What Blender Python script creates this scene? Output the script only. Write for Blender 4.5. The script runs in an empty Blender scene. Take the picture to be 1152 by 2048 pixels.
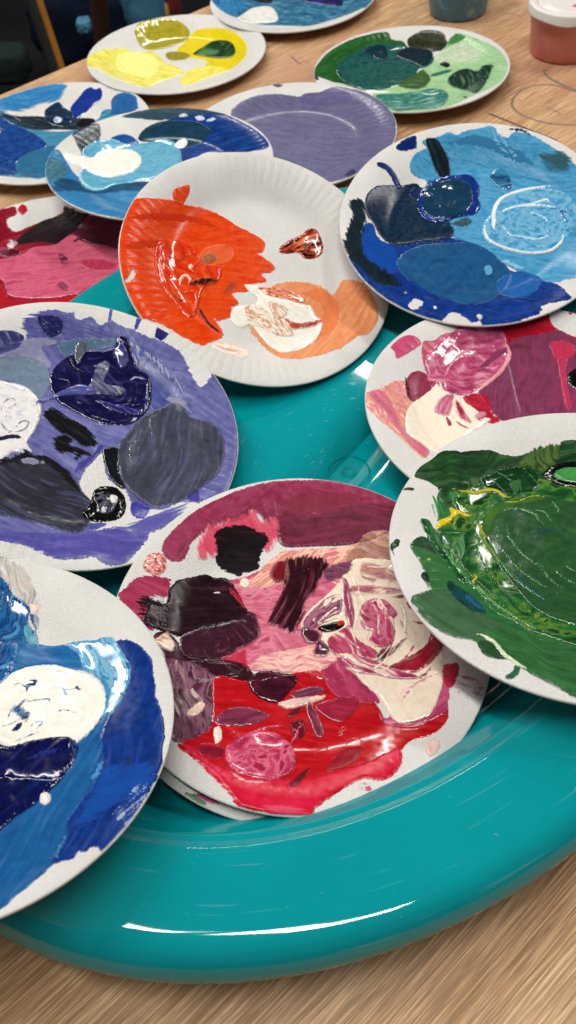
import bpy, math, random
import numpy as np
from mathutils import Matrix, Vector

# ------------------------------------------------------------------ camera, world, lamps, exposure
scene = bpy.context.scene
COL = scene.collection
F_PX, PITCH, ROLL, CAM_H = 1625.5, math.radians(51.859), math.radians(-7.445), 0.4597
_f = np.array([0, math.cos(PITCH), -math.sin(PITCH)]); _r = np.array([1., 0, 0]); _u = np.cross(_r, _f)
_c, _s = math.cos(ROLL), math.sin(ROLL)
CR, CU, CF = _r * _c + _u * _s, -_r * _s + _u * _c, _f
CPOS = np.array([0, 0, CAM_H])
cam_d = bpy.data.cameras.new('camera'); cam = bpy.data.objects.new('camera', cam_d); COL.objects.link(cam)
cam.matrix_world = Matrix(((CR[0], CU[0], -CF[0], 0), (CR[1], CU[1], -CF[1], 0), (CR[2], CU[2], -CF[2], CAM_H), (0, 0, 0, 1)))
cam_d.sensor_fit = 'VERTICAL'; cam_d.sensor_height = 36; cam_d.lens = F_PX / 2048 * 36
cam_d.clip_start = .01; cam_d.clip_end = 60
cam_d.dof.use_dof = True; cam_d.dof.focus_distance = .52; cam_d.dof.aperture_fstop = 12.0
scene.camera = cam
w = bpy.data.worlds.new('World'); scene.world = w; w.use_nodes = True
bg = w.node_tree.nodes['Background']; bg.inputs[0].default_value = (1.0, .97, .93, 1); bg.inputs[1].default_value = .065
scene.view_settings.view_transform = 'Standard'; scene.view_settings.look = 'None'
scene.view_settings.exposure = 0.0; scene.view_settings.gamma = 1.0
def panel(name, x, y, z, sx, sy, power, rot=0, col=(1, .965, .91)):
    l = bpy.data.lights.new(name, 'AREA'); l.shape = 'RECTANGLE'; l.size = sx; l.size_y = sy; l.energy = power; l.color = col
    o = bpy.data.objects.new(name, l); o.location = (x, y, z); o.rotation_euler = (0, 0, rot); COL.objects.link(o)
CEIL = 2.0; ROOM = math.radians(36)      # the ceiling grid runs parallel to the table edge
_lu = (math.cos(ROOM), math.sin(ROOM)); _lv = (math.sin(ROOM), -math.cos(ROOM))
for iu, iv in ((0, 0), (0, 1), (0, -1), (-1, 0), (-1, 1), (-1, -1), (1, 1)):
    ln = .42 if (iu, iv) == (0, 0) else 1.2        # this tube is cut short to keep its glare off the green plate
    off = 1.38 * iv - (.6 - ln / 2 if ln < 1 else 0)
    panel('ceiling_lamp', .753 + 1.9 * iu * _lu[0] + off * _lv[0], 2.235 + 1.9 * iu * _lu[1] + off * _lv[1], CEIL, .12, ln, 16 * ln / 1.2 * 1.32, ROOM)

# ------------------------------------------------------------------ helpers
rng = np.random.RandomState(7)
def tag(o, label=None, cat=None, group=None, kind=None):
    if label: o['label'] = label
    if cat: o['category'] = cat
    if group: o['group'] = group
    if kind: o['kind'] = kind
    return o
def empty(name, loc=(0, 0, 0)):
    o = bpy.data.objects.new(name, None); o.location = loc; o.empty_display_size = .02; COL.objects.link(o); return o
def link(name, me, mat, parent=None):
    o = bpy.data.objects.new(name, me); COL.objects.link(o)
    if mat: me.materials.append(mat)
    if parent: o.parent = parent
    return o
def mesh_np(name, V, Q, smooth=True, colors=None):
    """V (n,3), Q (m,k) faces of k corners each"""
    me = bpy.data.meshes.new(name); k = Q.shape[1]
    me.vertices.add(len(V)); me.vertices.foreach_set('co', np.ascontiguousarray(V, np.float32).ravel())
    me.loops.add(Q.size); me.loops.foreach_set('vertex_index', np.ascontiguousarray(Q, np.int32).ravel())
    me.polygons.add(len(Q)); me.polygons.foreach_set('loop_start', np.arange(0, Q.size, k, dtype=np.int32))
    me.polygons.foreach_set('use_smooth', np.full(len(Q), smooth))
    if colors is not None:
        a = me.color_attributes.new('pigment', 'FLOAT_COLOR', 'POINT')
        a.data.foreach_set('color', np.c_[colors, np.ones(len(colors))].astype(np.float32).ravel())
    me.update(); me.validate(); return me
def grid_quads(nu, nv, wrap_u=False, wrap_v=False):
    iu = np.arange(nu if wrap_u else nu - 1); iv = np.arange(nv if wrap_v else nv - 1)
    a, b = np.meshgrid(iu, iv, indexing='ij'); a2 = (a + 1) % nu; b2 = (b + 1) % nv
    return np.stack([a * nv + b, a2 * nv + b, a2 * nv + b2, a * nv + b2], -1).reshape(-1, 4)
def lathe(name, prof, mat, parent, loc=(0, 0, 0), n=96, mod=None, axis=None):
    """prof: list of (r, z), closed profiles repeat the first point"""
    P = np.array(prof, float); t = np.linspace(0, 2 * np.pi, n, endpoint=False)
    V = np.stack([P[None, :, 0] * np.cos(t)[:, None], P[None, :, 0] * np.sin(t)[:, None], np.broadcast_to(P[None, :, 1], (n, len(P)))], -1)
    if mod: V = mod(V)
    me = mesh_np(name, V.reshape(-1, 3) + np.array(loc), grid_quads(n, len(P), wrap_u=True))
    return link(name, me, mat, parent)
def tube(name, pts, rad, mat, parent=None, n=10, flat=1.0):
    pts = np.array(pts, float); m = len(pts); T = np.gradient(pts, axis=0); T /= np.linalg.norm(T, axis=1)[:, None]
    rad = np.broadcast_to(rad, (m,)); up = np.array([0, 0, 1.]) if abs(T[0, 2]) < .9 else np.array([1., 0, 0])
    a = np.cross(T, up); a /= np.linalg.norm(a, axis=1)[:, None]; b = np.cross(a, T)
    t = np.linspace(0, 2 * np.pi, n, endpoint=False)
    V = pts[:, None] + rad[:, None, None] * (np.cos(t)[None, :, None] * a[:, None] + flat * np.sin(t)[None, :, None] * b[:, None])
    return link(name, mesh_np(name, V.reshape(-1, 3), grid_quads(m, n, wrap_v=True)), mat, parent)
def px_ground(px, py, z=0.):
    d = CR * (px - 576) / F_PX - CU * (py - 1024) / F_PX + CF; t = (z - CAM_H) / d[2]; return CPOS + d * t
def lin(hexs):
    c = np.array([int(hexs[i:i + 2], 16) for i in (0, 2, 4)]) / 255.
    return np.where(c <= .04045, c / 12.92, ((c + .055) / 1.055) ** 2.4)

# ------------------------------------------------------------------ materials
def new_mat(name):
    m = bpy.data.materials.new(name); m.use_nodes = True; nt = m.node_tree; return m, nt, nt.nodes['Principled BSDF']
def N(nt, t, **kw):
    n = nt.nodes.new(t)
    for k, v in kw.items():
        if k in n.inputs.keys(): n.inputs[k].default_value = v
        else: setattr(n, k, v)
    return n
def noise(nt, vec, scale, detail=3, rough=.5, dist=0):
    n = N(nt, 'ShaderNodeTexNoise', Scale=scale, Detail=detail, Roughness=rough, Distortion=dist)
    if vec is not None: nt.links.new(vec, n.inputs['Vector'])
    return n
def ramp(nt, fac, stops):
    r = N(nt, 'ShaderNodeValToRGB'); cr = r.color_ramp
    while len(cr.elements) < len(stops): cr.elements.new(.5)
    for e, (p, c) in zip(cr.elements, stops):
        e.position = p; e.color = (*c, 1) if len(c) == 3 else c
    nt.links.new(fac, r.inputs[0]); return r
def mixc(nt, fac, a, b, mode='MIX'):
    m = N(nt, 'ShaderNodeMix', data_type='RGBA', blend_type=mode)
    for s, v in ((m.inputs[0], fac), (m.inputs[6], a), (m.inputs[7], b)):
        if hasattr(v, 'is_linked'): nt.links.new(v, s)
        elif isinstance(v, (int, float)): s.default_value = v
        else: s.default_value = (*v, 1)
    return m.outputs[2]
def bump(nt, bs, h, strength, dist):
    b = N(nt, 'ShaderNodeBump', Strength=strength, Distance=dist); nt.links.new(h, b.inputs['Height'])
    nt.links.new(b.outputs[0], bs.inputs['Normal']); return b
def paint_mat(name, rough, spec, coat, bmp):
    m, nt, bs = new_mat(name)
    at = N(nt, 'ShaderNodeAttribute', attribute_name='pigment'); tc = N(nt, 'ShaderNodeTexCoord')
    n1 = noise(nt, tc.outputs['Object'], 260, 4, .6); n2 = noise(nt, tc.outputs['Object'], 1500, 2)
    r = ramp(nt, n1.outputs[0], [(.3, (.93, .93, .93)), (.7, (1.06, 1.06, 1.06))])
    nt.links.new(mixc(nt, 1., at.outputs['Color'], r.outputs[0], 'MULTIPLY'), bs.inputs['Base Color'])
    rr = ramp(nt, n1.outputs[0], [(.35, (rough * .75,) * 3), (.65, (rough * 1.3,) * 3)])
    nt.links.new(rr.outputs[0], bs.inputs['Roughness'])
    bs.inputs['Specular IOR Level'].default_value = spec
    bs.inputs['Coat Weight'].default_value = coat; bs.inputs['Coat Roughness'].default_value = .08
    bump(nt, bs, n2.outputs[0], bmp, .0002); return m
M_WET = paint_mat('wet_acrylic', .10, .42, .1, 0)
M_SATIN = paint_mat('satin_acrylic', .19, .17, 0, .04)
M_DRY = paint_mat('dry_acrylic', .45, .06, 0, .1)

def foam_mat():
    m, nt, bs = new_mat('white_foam'); tc = N(nt, 'ShaderNodeTexCoord')
    n1 = noise(nt, tc.outputs['Object'], 1100, 3, .65); n2 = noise(nt, tc.outputs['Object'], 24, 3)
    c1 = ramp(nt, n2.outputs[0], [(.3, (.66, .65, .62)), (.7, (.75, .74, .715))])
    c2 = ramp(nt, n1.outputs[0], [(.35, (.94, .94, .94)), (.65, (1.04, 1.04, 1.04))])
    nt.links.new(mixc(nt, 1., c1.outputs[0], c2.outputs[0], 'MULTIPLY'), bs.inputs['Base Color'])
    bs.inputs['Roughness'].default_value = .36; bs.inputs['Specular IOR Level'].default_value = .75
    bump(nt, bs, n1.outputs[0], .8, .0011); return m
M_FOAM = foam_mat()

# ------------------------------------------------------------------ numpy noise
_perm = rng.permutation(256); _perm = np.r_[_perm, _perm, _perm]
_ga = rng.rand(256) * 2 * np.pi; _gx, _gy = np.cos(_ga), np.sin(_ga)
def perlin(x, y):
    xi = np.floor(x).astype(int); yi = np.floor(y).astype(int); xf = x - xi; yf = y - yi; xi &= 255; yi &= 255
    u = xf * xf * xf * (xf * (xf * 6 - 15) + 10); v = yf * yf * yf * (yf * (yf * 6 - 15) + 10)
    def g(a, b, dx, dy):
        h = _perm[_perm[a] + b]; return _gx[h] * dx + _gy[h] * dy
    n0 = g(xi, yi, xf, yf); n1 = g(xi + 1, yi, xf - 1, yf); n2 = g(xi, yi + 1, xf, yf - 1); n3 = g(xi + 1, yi + 1, xf - 1, yf - 1)
    a = n0 + u * (n1 - n0); b = n2 + u * (n3 - n2); return (a + v * (b - a)) * 1.5
def fbm(x, y, o=3, g=.5):
    s = 0; a = 1; t = 0
    for i in range(o):
        s = s + a * perlin(x * 2 ** i + 17.3 * i, y * 2 ** i + 31.7 * i); t += a; a *= g
    return s / t ** .75
def smooth_closed(P, k=7):
    P = np.array(P, float); n = len(P); out = []
    for i in range(n):
        p0, p1, p2, p3 = P[i - 1], P[i], P[(i + 1) % n], P[(i + 2) % n]
        for t in np.linspace(0, 1, k, endpoint=False):
            out.append(.5 * ((2 * p1) + (p2 - p0) * t + (2 * p0 - 5 * p1 + 4 * p2 - p3) * t * t + (3 * p1 - p0 - 3 * p2 + p3) * t ** 3))
    return np.array(out)
def smooth_open(P, k=7):
    P = np.array(P, float)
    if len(P) < 3: return np.array([P[0] + (P[-1] - P[0]) * t for t in np.linspace(0, 1, k)])
    Q = np.vstack([2 * P[0] - P[1], P, 2 * P[-1] - P[-2]]); out = []
    for i in range(1, len(Q) - 2):
        p0, p1, p2, p3 = Q[i - 1], Q[i], Q[i + 1], Q[i + 2]
        for t in np.linspace(0, 1, k, endpoint=False):
            out.append(.5 * ((2 * p1) + (p2 - p0) * t + (2 * p0 - 5 * p1 + 4 * p2 - p3) * t * t + (3 * p1 - p0 - 3 * p2 + p3) * t ** 3))
    out.append(P[-1]); return np.array(out)
def seg_dist(gx, gy, A, B):
    D = np.full(gx.shape, 1e9); K = np.zeros(gx.shape)
    for i, (a, b) in enumerate(zip(A, B)):
        ab = b - a; L = ab @ ab + 1e-12; t = np.clip(((gx - a[0]) * ab[0] + (gy - a[1]) * ab[1]) / L, 0, 1)
        d = (gx - a[0] - t * ab[0]) ** 2 + (gy - a[1] - t * ab[1]) ** 2; m = d < D
        D = np.where(m, d, D); K = np.where(m, (i + t) / len(A), K)
    return np.sqrt(D), K
def inside(gx, gy, P):
    c = np.zeros(gx.shape, bool); Q = np.roll(P, -1, 0)
    for (x1, y1), (x2, y2) in zip(P, Q):
        if y1 == y2: continue
        m = ((y1 > gy) != (y2 > gy)) & (gx < (x2 - x1) * (gy - y1) / (y2 - y1) + x1); c ^= m
    return c
def upsample(A, xs, ys, cx, cy):
    """bilinear from coarse axes cx, cy to fine axes xs, ys (A indexed [x, y])"""
    fx = np.clip((xs - cx[0]) / (cx[1] - cx[0]), 0, len(cx) - 1.001); fy = np.clip((ys - cy[0]) / (cy[1] - cy[0]), 0, len(cy) - 1.001)
    ix = fx.astype(int); iy = fy.astype(int); fx = (fx - ix)[:, None]; fy = (fy - iy)[None, :]
    a = A[np.ix_(ix, iy)]; b = A[np.ix_(ix + 1, iy)]; c = A[np.ix_(ix, iy + 1)]; d = A[np.ix_(ix + 1, iy + 1)]
    return (a * (1 - fx) + b * fx) * (1 - fy) + (c * (1 - fx) + d * fx) * fy

# ------------------------------------------------------------------ plates (all lengths inside in millimetres)
R_MM = 114.3; RH = 16.0
_pr = np.array([0, 66, 70, 74, 79, 85, 92, 99, 106, 111, 114.3, 130.]); _pz = np.array([2.2, 2.2, 2.4, 3.2, 5.0, 7.8, 10.6, 13.2, 15.0, 15.8, 15.6, 15.6])
_rf = np.linspace(0, 130, 1301); _zf = np.interp(_rf, _pr, _pz); _zf = np.convolve(np.pad(_zf, 25, 'edge'), np.ones(51) / 51, 'valid')
FLUTE = [.3]
def top_h(x, y):
    r = np.hypot(x, y); th = np.arctan2(y, x)
    wv = np.clip((r - 84) / 8, 0, 1) * np.clip((113 - r) / 5, 0, 1); wv = wv * wv * (3 - 2 * wv)
    fl = np.abs(np.sin(42 * th)) ** .8 - .6
    return np.interp(r, _rf, _zf) + FLUTE[0] * wv * fl + .22 * np.sin(2 * th + 1) * (r / R_MM) ** 2
class Plate:
    def __init__(s, pose, label, cell, flute=.3, group='foam plates used as paint palettes'):
        FLUTE[0] = flute
        cx, cy, cz, tx, ty = pose; n = np.array([tx, ty, 1.]); n /= np.linalg.norm(n)
        a = np.cross([0, 1., 0], n); a /= np.linalg.norm(a); b = np.cross(n, a)
        s.M = np.stack([a, b, n], 1); s.o = np.array([cx, cy, cz]) - n * RH / 1000
        s.root = empty('foam_plate'); s.root.matrix_world = Matrix([[*s.M[i], s.o[i]] for i in range(3)] + [[0, 0, 0, 1]])
        tag(s.root, label, 'plate', group); s.cell = cell
        s.ax = np.arange(-R_MM - cell, R_MM + 2 * cell, cell); s.X, s.Y = np.meshgrid(s.ax, s.ax, indexing='ij')
        s.H = top_h(s.X, s.Y); s.C = np.full(s.X.shape + (3,), .62) + .0; s.Rg = np.hypot(s.X, s.Y); s.nb = 0
        # the foam dish itself
        nt = 504; rs = np.r_[0.01, np.linspace(8, 64, 8), np.linspace(67, R_MM - .6, 44)]
        t = np.linspace(0, 2 * np.pi, nt, endpoint=False); x = rs[None] * np.cos(t)[:, None]; y = rs[None] * np.sin(t)[:, None]
        top = np.stack([x, y, top_h(x, y)], -1)
        T = 2.1
        ea = np.linspace(np.pi / 2, -np.pi / 2, 7)[1:-1]; er = R_MM - .6 + .75 * np.cos(ea); ez = (T / 2) * np.sin(ea) - T / 2
        ztop = top[:, -1, 2]
        edge = np.stack([er[None] * np.cos(t)[:, None], er[None] * np.sin(t)[:, None], ztop[:, None] + ez[None]], -1)
        rb = rs[::-1][::3]; xb = rb[None] * np.cos(t)[:, None]; yb = rb[None] * np.sin(t)[:, None]
        bot = np.stack([xb, yb, np.interp(np.broadcast_to(rb, xb.shape), _rf, _zf) - T], -1)
        V = np.concatenate([top, edge, bot], 1) / 1000
        link('dish', mesh_np('dish', V.reshape(-1, 3), grid_quads(nt, V.shape[1], wrap_u=True)), M_FOAM, s.root)
    def loc(s, px, py):
        d = CR * (px - 576) / F_PX - CU * (py - 1024) / F_PX + CF
        o = s.M.T @ (CPOS - s.o) * 1000; dl = s.M.T @ d; z = 8.
        for _ in range(14):
            t = (z - o[2]) / dl[2]; p = o + dl * t; z = .5 * z + .5 * float(np.interp(np.hypot(p[0], p[1]), _rf, _zf))
        return p[:2]
    def paint(s, name, cols, pts, th=.3, rag=.5, dry=0., gap=0., sd=None, sw=None, mar=.5, rid=.07, fin=None, line=None, holes=(), wf=1., taper=True, bl=None, pick=None):
        s.nb += 1; k = s.nb; ox, oy = 37.1 * k + s.o[0] * 900, 53.7 * k + s.o[1] * 700
        tr = Z[0]; P = np.array([s.loc(*tr(*p)) for p in pts])
        sc = Z[1]
        cen = P.mean(0)
        if line: L = smooth_open(P, 6); lw = line * sc * s.mmpp(tr(*pts[len(pts) // 2])) / 2; ext = lw
        else: L = smooth_closed(P, 5); ext = 0
        mg = ext + 2.5 + rag
        lo = L.min(0) - mg; hi = L.max(0) + mg
        i0, j0 = np.maximum(0, ((lo - s.ax[0]) / s.cell).astype(int)); i1, j1 = np.minimum(len(s.ax), ((hi - s.ax[0]) / s.cell).astype(int) + 2)
        if i1 - i0 < 3 or j1 - j0 < 3: return
        xs, ys = s.ax[i0:i1], s.ax[j0:j1]; X, Y = s.X[i0:i1, j0:j1], s.Y[i0:i1, j0:j1]
        cc = s.cell * (1 if max(hi - lo) < 22 else 3); cx = np.arange(xs[0], xs[-1] + 2 * cc, cc); cy = np.arange(ys[0], ys[-1] + 2 * cc, cc)
        GX, GY = np.meshgrid(cx, cy, indexing='ij')
        if line:
            D, K = seg_dist(GX, GY, L[:-1], L[1:]); prof = (np.clip(np.minimum(K, 1 - K) * 5, .25, 1) if taper else 1.)
            d = lw * prof - D
        else:
            D, K = seg_dist(GX, GY, L, np.roll(L, -1, 0)); d = np.where(inside(GX, GY, L), D, -D)
            for h in holes:
                HP = smooth_closed(np.array([s.loc(*tr(*p)) for p in h]), 4); Dh, _ = seg_dist(GX, GY, HP, np.roll(HP, -1, 0))
                d = np.minimum(d, np.where(inside(GX, GY, HP), -Dh, Dh))
        d = upsample(d, xs, ys, cx, cy)
        # flow coordinates
        wl = 60. if mar < .8 and sw is None else 24.; wxn = fbm((X + ox) / wl, (Y + oy) / wl, 2 if mar >= .8 else 1); wyn = fbm((X + ox + 91) / wl, (Y + oy + 44) / wl, 2 if mar >= .8 else 1)
        wa = (10. if mar < .8 and sw is None else 7.5) * wf; x2 = X + wa * wxn; y2 = Y + wa * wyn
        if sw is not None:
            c = s.loc(*tr(*sw)); dx, dy = x2 - c[0], y2 - c[1]
            ex = P - c; sx_, sy_ = max(2, np.abs(ex[:, 0]).mean()), max(2, np.abs(ex[:, 1]).mean()); g = math.sqrt(sx_ * sy_)
            rad = np.hypot(dx / sx_, dy / sy_) * g; b = rad; a = np.arctan2(dy / sy_, dx / sx_)
            n1 = .62 * fbm(np.cos(a) * 1.1 + ox, np.sin(a) * 1.1 + b / 3.8, 3, .55) + .6 * fbm(x2 / 16 + oy, y2 / 5 + ox, 3, .55)
            n1s = perlin(np.cos(a) * 1.2 + ox, np.sin(a) * 1.2 + b / 5.)
            n2 = perlin(np.cos(a) * 2.2 + oy, np.sin(a) * 2.2 + b / 1.5)
        else:
            if sd is None: sd = (k * 47) % 180
            p0 = s.loc(*tr(*np.array(pts, float).mean(0))); q = np.array(pts, float).mean(0)
            p1 = s.loc(*tr(q[0] + 20 * math.cos(math.radians(sd)), q[1] + 20 * math.sin(math.radians(sd)))); v = p1 - p0; v /= np.hypot(*v)
            a = x2 * v[0] + y2 * v[1]; b = -x2 * v[1] + y2 * v[0]
            n1 = fbm(a / 34 + ox, b / 3.6 + oy, 3, .55); n2 = perlin(a / 18 + oy, b / 1.4 + ox); n1s = perlin(a / 40 + ox, b / 4.2 + oy)
        iso = fbm((X + ox) / 9, (Y + oy) / 9, 3)
        # ragged and dry-brushed edges
        e = d + rag * (1.1 * fbm((X + oy) / 3.2, (Y + ox) / 3.2, 3, .6) + .25)
        if dry:
            hf = perlin((X + ox) / 1.1, (Y + oy) / 1.1)
            st = n2 * 1.1 + .8 * n1 + .55 * hf
            e = e + dry * 2.0 * st * np.exp(-np.clip(d, 0, None) / (4 + 5 * dry))
        if gap:
            hf = perlin((X + ox) / .9, (Y + oy) / .9)
            e = np.minimum(e, (n2 * .8 + hf * .8 + iso * 1.2 + 1.15 - 1.5 * gap) * .9)
        e = np.minimum(e, (R_MM - .5 + .12 * hf_edge(X, Y, k) - s.Rg[i0:i1, j0:j1]))
        H0 = s.H[i0:i1, j0:j1]
        ep = np.clip(e, 0, None)
        if th >= .6:   # thick paint levels out what lies below
            H0 = H0 + (np.maximum(blur(H0, int(2.6 / s.cell)) - H0, -.04)) * np.clip(ep / 2., 0, 1)
        wd = max(.4, th * 1.25)
        soft = perlin((x2 + ox) / 15., (y2 + oy) / 15.) + .22 * perlin((x2 + oy) / 5.5, (y2 + ox) / 5.5)
        z = .07 * np.clip(ep / .8, 0, 1) + th * (1 - np.exp(-ep / wd)) + rid * (.11 * n1s + .55 * soft + (0 if th >= .6 else .035) * n2) * np.clip(ep / 1.5, 0, 1)
        if th > .7: z = z + .04 * th * np.exp(-((ep - 1.6) / 1.2) ** 2) + .12 * th * soft * np.clip(ep / 3, 0, 1)
        z = np.where(e > 0, np.maximum(z, .05 * np.clip(ep / .8, 0, 1)), np.clip(e, -.8, 0) * .5) + H0
        # pigment
        C = np.array([lin(h) for h in cols.split()]) * PIG; C = C * (np.clip(C.mean(1, keepdims=True) / .12, .0, 1) ** .15); C = np.where(C.mean(1, keepdims=True) > .5, np.minimum(C * 1.12, .86), C)
        t = .5 + ((.25 + mar * .9) if mar >= .8 else (.16 + mar * .6)) * n1 + (.12 + .45 * mar) * iso + .05 * n2
        if len(C) > 1:
            t = np.clip(t, 0, .9999) * (len(C) - 1); ti = t.astype(int); tf = (t - ti)[..., None]
            if mar >= .8: tf = np.clip((tf - .5) * 2.0 + .5, 0, 1)
            c = C[ti] * (1 - tf) + C[np.minimum(ti + 1, len(C) - 1)] * tf
        else: c = np.broadcast_to(C[0], X.shape + (3,)).copy()
        c = c * (1 + .09 * n1 + .03 * n2)[..., None]
        # wet-in-wet: colours picked up from the layer below and dragged along the stroke
        if fin is None: fin = 'w' if th >= .6 else ('d' if dry > .4 else 's')
        small = bool(line) or any(q in name for q in ('dab', 'ball', 'swirl', 'ridge', 'ring'))
        if bl is None: bl = .35 if small else 1.6 if max(hi - lo) < 30 else {'w': .9, 's': 2.2, 'd': 3.2}[fin]
        if pick is None: pick = 0. if small else {'w': .18, 's': .26, 'd': .3}[fin]
        if C.mean() < .012: pick *= .2; bl *= .35
        C0 = s.C[i0:i1, j0:j1]; nx_, ny_ = X.shape; gi, gj = np.meshgrid(np.arange(nx_), np.arange(ny_), indexing='ij')
        if sw is not None: q_ = np.hypot(dx, dy) + 1e-6; vx, vy = -dy / q_, dx / q_
        else: vx, vy = v[0], v[1]
        def drag(mm): return C0[np.clip(gi + np.rint(mm * vx / s.cell).astype(int), 0, nx_ - 1), np.clip(gj + np.rint(mm * vy / s.cell).astype(int), 0, ny_ - 1)]
        U1 = drag(3.5 * n1 + 2.5 * n2); U2 = drag(11. * (n1s + .4 * n1))
        onfoam = np.abs(C0[..., 0] - .62) < .01
        ble = np.where(onfoam, bl if dry > .5 else min(bl, .45), bl)
        wgt = np.clip((e + ble * (.2 + .45 * n2 + .6 * n1)) / ble, 0, 1)[..., None]
        pk = (np.clip((n1 + .25 * n2 - .12) * 2.6, 0, 1) * pick * np.where(np.abs(U2[..., 0] - .62) < .01, .1, 1.))[..., None]
        c = c * (1 - pk) + U2 * pk; c = U1 * (1 - wgt) + c * wgt
        s.C[i0:i1, j0:j1] = np.where((e > 0)[..., None], c, C0)
        keep = (e[:-1, :-1] > 0) | (e[1:, :-1] > 0) | (e[:-1, 1:] > 0) | (e[1:, 1:] > 0)
        if not keep.any(): return
        nu, nv = X.shape; Q = grid_quads(nu, nv)[keep.ravel()]
        u, inv = np.unique(Q, return_inverse=True); V = np.stack([X.ravel()[u], Y.ravel()[u], z.ravel()[u]], 1) / 1000
        me = mesh_np(name, V, inv.reshape(-1, 4), colors=np.clip(c.reshape(-1, 3)[u], 0.001, .95))
        link(name, me, {'w': M_WET, 's': M_SATIN, 'd': M_DRY}[fin], s.root)
        s.H[i0:i1, j0:j1] = np.where(e > 0, np.maximum(s.H[i0:i1, j0:j1], z), s.H[i0:i1, j0:j1])
    def mmpp(s, p):
        a = s.loc(*p); b = s.loc(p[0] + 4, p[1]); c = s.loc(p[0], p[1] + 4)
        return .5 * (np.hypot(*(b - a)) + np.hypot(*(c - a))) / 4
def blur(A, r):
    r = max(1, min(r, min(A.shape) // 2 - 1))
    for _ in range(2):
        for ax in (0, 1):
            P = np.pad(A, [(r + 1, r) if k == ax else (0, 0) for k in (0, 1)], 'edge'); c = np.cumsum(P, ax); n = A.shape[ax]
            A = (np.take(c, np.arange(2 * r + 1, 2 * r + 1 + n), ax) - np.take(c, np.arange(0, n), ax)) / (2 * r + 1)
    return A
def hf_edge(X, Y, k): return perlin(X / 2.1 + k, Y / 2.1)
PIG = .85
Z = [lambda u, v: (u, v), 1.]
def zoom(x0, y0, s):
    Z[0] = lambda u, v: (x0 + u * s, y0 + v * s); Z[1] = s

# ------------------------------------------------------------------ setting: table, floor beyond it
EDGE = math.radians(35.6)
def oak_mat():
    m, nt, bs = new_mat('oak_laminate'); tc = N(nt, 'ShaderNodeTexCoord')
    rot = N(nt, 'ShaderNodeMapping'); rot.inputs['Rotation'].default_value = (0, 0, -EDGE); nt.links.new(tc.outputs['Object'], rot.inputs['Vector'])
    def st(sx, sy): 
        q = N(nt, 'ShaderNodeMapping'); q.inputs['Scale'].default_value = (sx, sy, 1); nt.links.new(rot.outputs[0], q.inputs['Vector']); return q.outputs[0]
    a = noise(nt, st(22, 900), 1, 2, .5, 0); b = noise(nt, st(2.2, 26), 1, 4, .55, .5); c = noise(nt, st(60, 1900), 1, 2, .5)
    base = ramp(nt, b.outputs[0], [(.30, (.385, .22, .112)), (.5, (.495, .30, .16)), (.72, (.61, .405, .235))])
    fine = ramp(nt, a.outputs[0], [(.34, (.68, .62, .56)), (.48, (.93, .91, .89)), (.53, (1.02, 1.02, 1.02)), (.60, (1.4, 1.45, 1.48))])
    f2 = ramp(nt, c.outputs[0], [(.35, (.80, .78, .76)), (.65, (1.16, 1.17, 1.17))])
    col = mixc(nt, 1., mixc(nt, 1., base.outputs[0], fine.outputs[0], 'MULTIPLY'), f2.outputs[0], 'MULTIPLY')
    # old paint and pencil smudges worked into the far half of the top
    s1 = noise(nt, tc.outputs['Object'], 5.5, 4, .6); k1 = ramp(nt, s1.outputs[0], [(.46, (0, 0, 0)), (.66, (1, 1, 1))])
    sep = N(nt, 'ShaderNodeSeparateXYZ'); nt.links.new(tc.outputs['Object'], sep.inputs[0])
    far = N(nt, 'ShaderNodeMapRange'); far.inputs[1].default_value = .6; far.inputs[2].default_value = 1.0; nt.links.new(sep.outputs[1], far.inputs[0])
    mk = N(nt, 'ShaderNodeMath', operation='MULTIPLY'); nt.links.new(k1.outputs[0], mk.inputs[0]); nt.links.new(far.outputs[0], mk.inputs[1])
    mk2 = N(nt, 'ShaderNodeMath', operation='MULTIPLY'); nt.links.new(mk.outputs[0], mk2.inputs[0]); mk2.inputs[1].default_value = .45
    col = mixc(nt, mk2.outputs[0], col, (.50, .22, .17))
    s2 = noise(nt, tc.outputs['Object'], 16, 4, .7); k2 = ramp(nt, s2.outputs[0], [(.58, (0, 0, 0)), (.72, (.35, .35, .35))])
    mk3 = N(nt, 'ShaderNodeMath', operation='MULTIPLY'); nt.links.new(k2.outputs[0], mk3.inputs[0]); nt.links.new(far.outputs[0], mk3.inputs[1])
    col = mixc(nt, mk3.outputs[0], col, (.16, .11, .09))
    nt.links.new(col, bs.inputs['Base Color']); bs.inputs['Roughness'].default_value = .45; bs.inputs['Specular IOR Level'].default_value = .22
    bump(nt, bs, a.outputs[0], .15, .0004); return m
M_OAK = oak_mat()
def simple(name, c, rough=.5, metal=0., spec=.5, var=.12, sc=60):
    m, nt, bs = new_mat(name); tc = N(nt, 'ShaderNodeTexCoord'); n = noise(nt, tc.outputs['Object'], sc, 4)
    r = ramp(nt, n.outputs[0], [(.3, tuple(x * (1 - var) for x in c)), (.7, tuple(x * (1 + var) for x in c))])
    nt.links.new(r.outputs[0], bs.inputs['Base Color']); bs.inputs['Roughness'].default_value = rough
    bs.inputs['Metallic'].default_value = metal; bs.inputs['Specular IOR Level'].default_value = spec; return m
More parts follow.
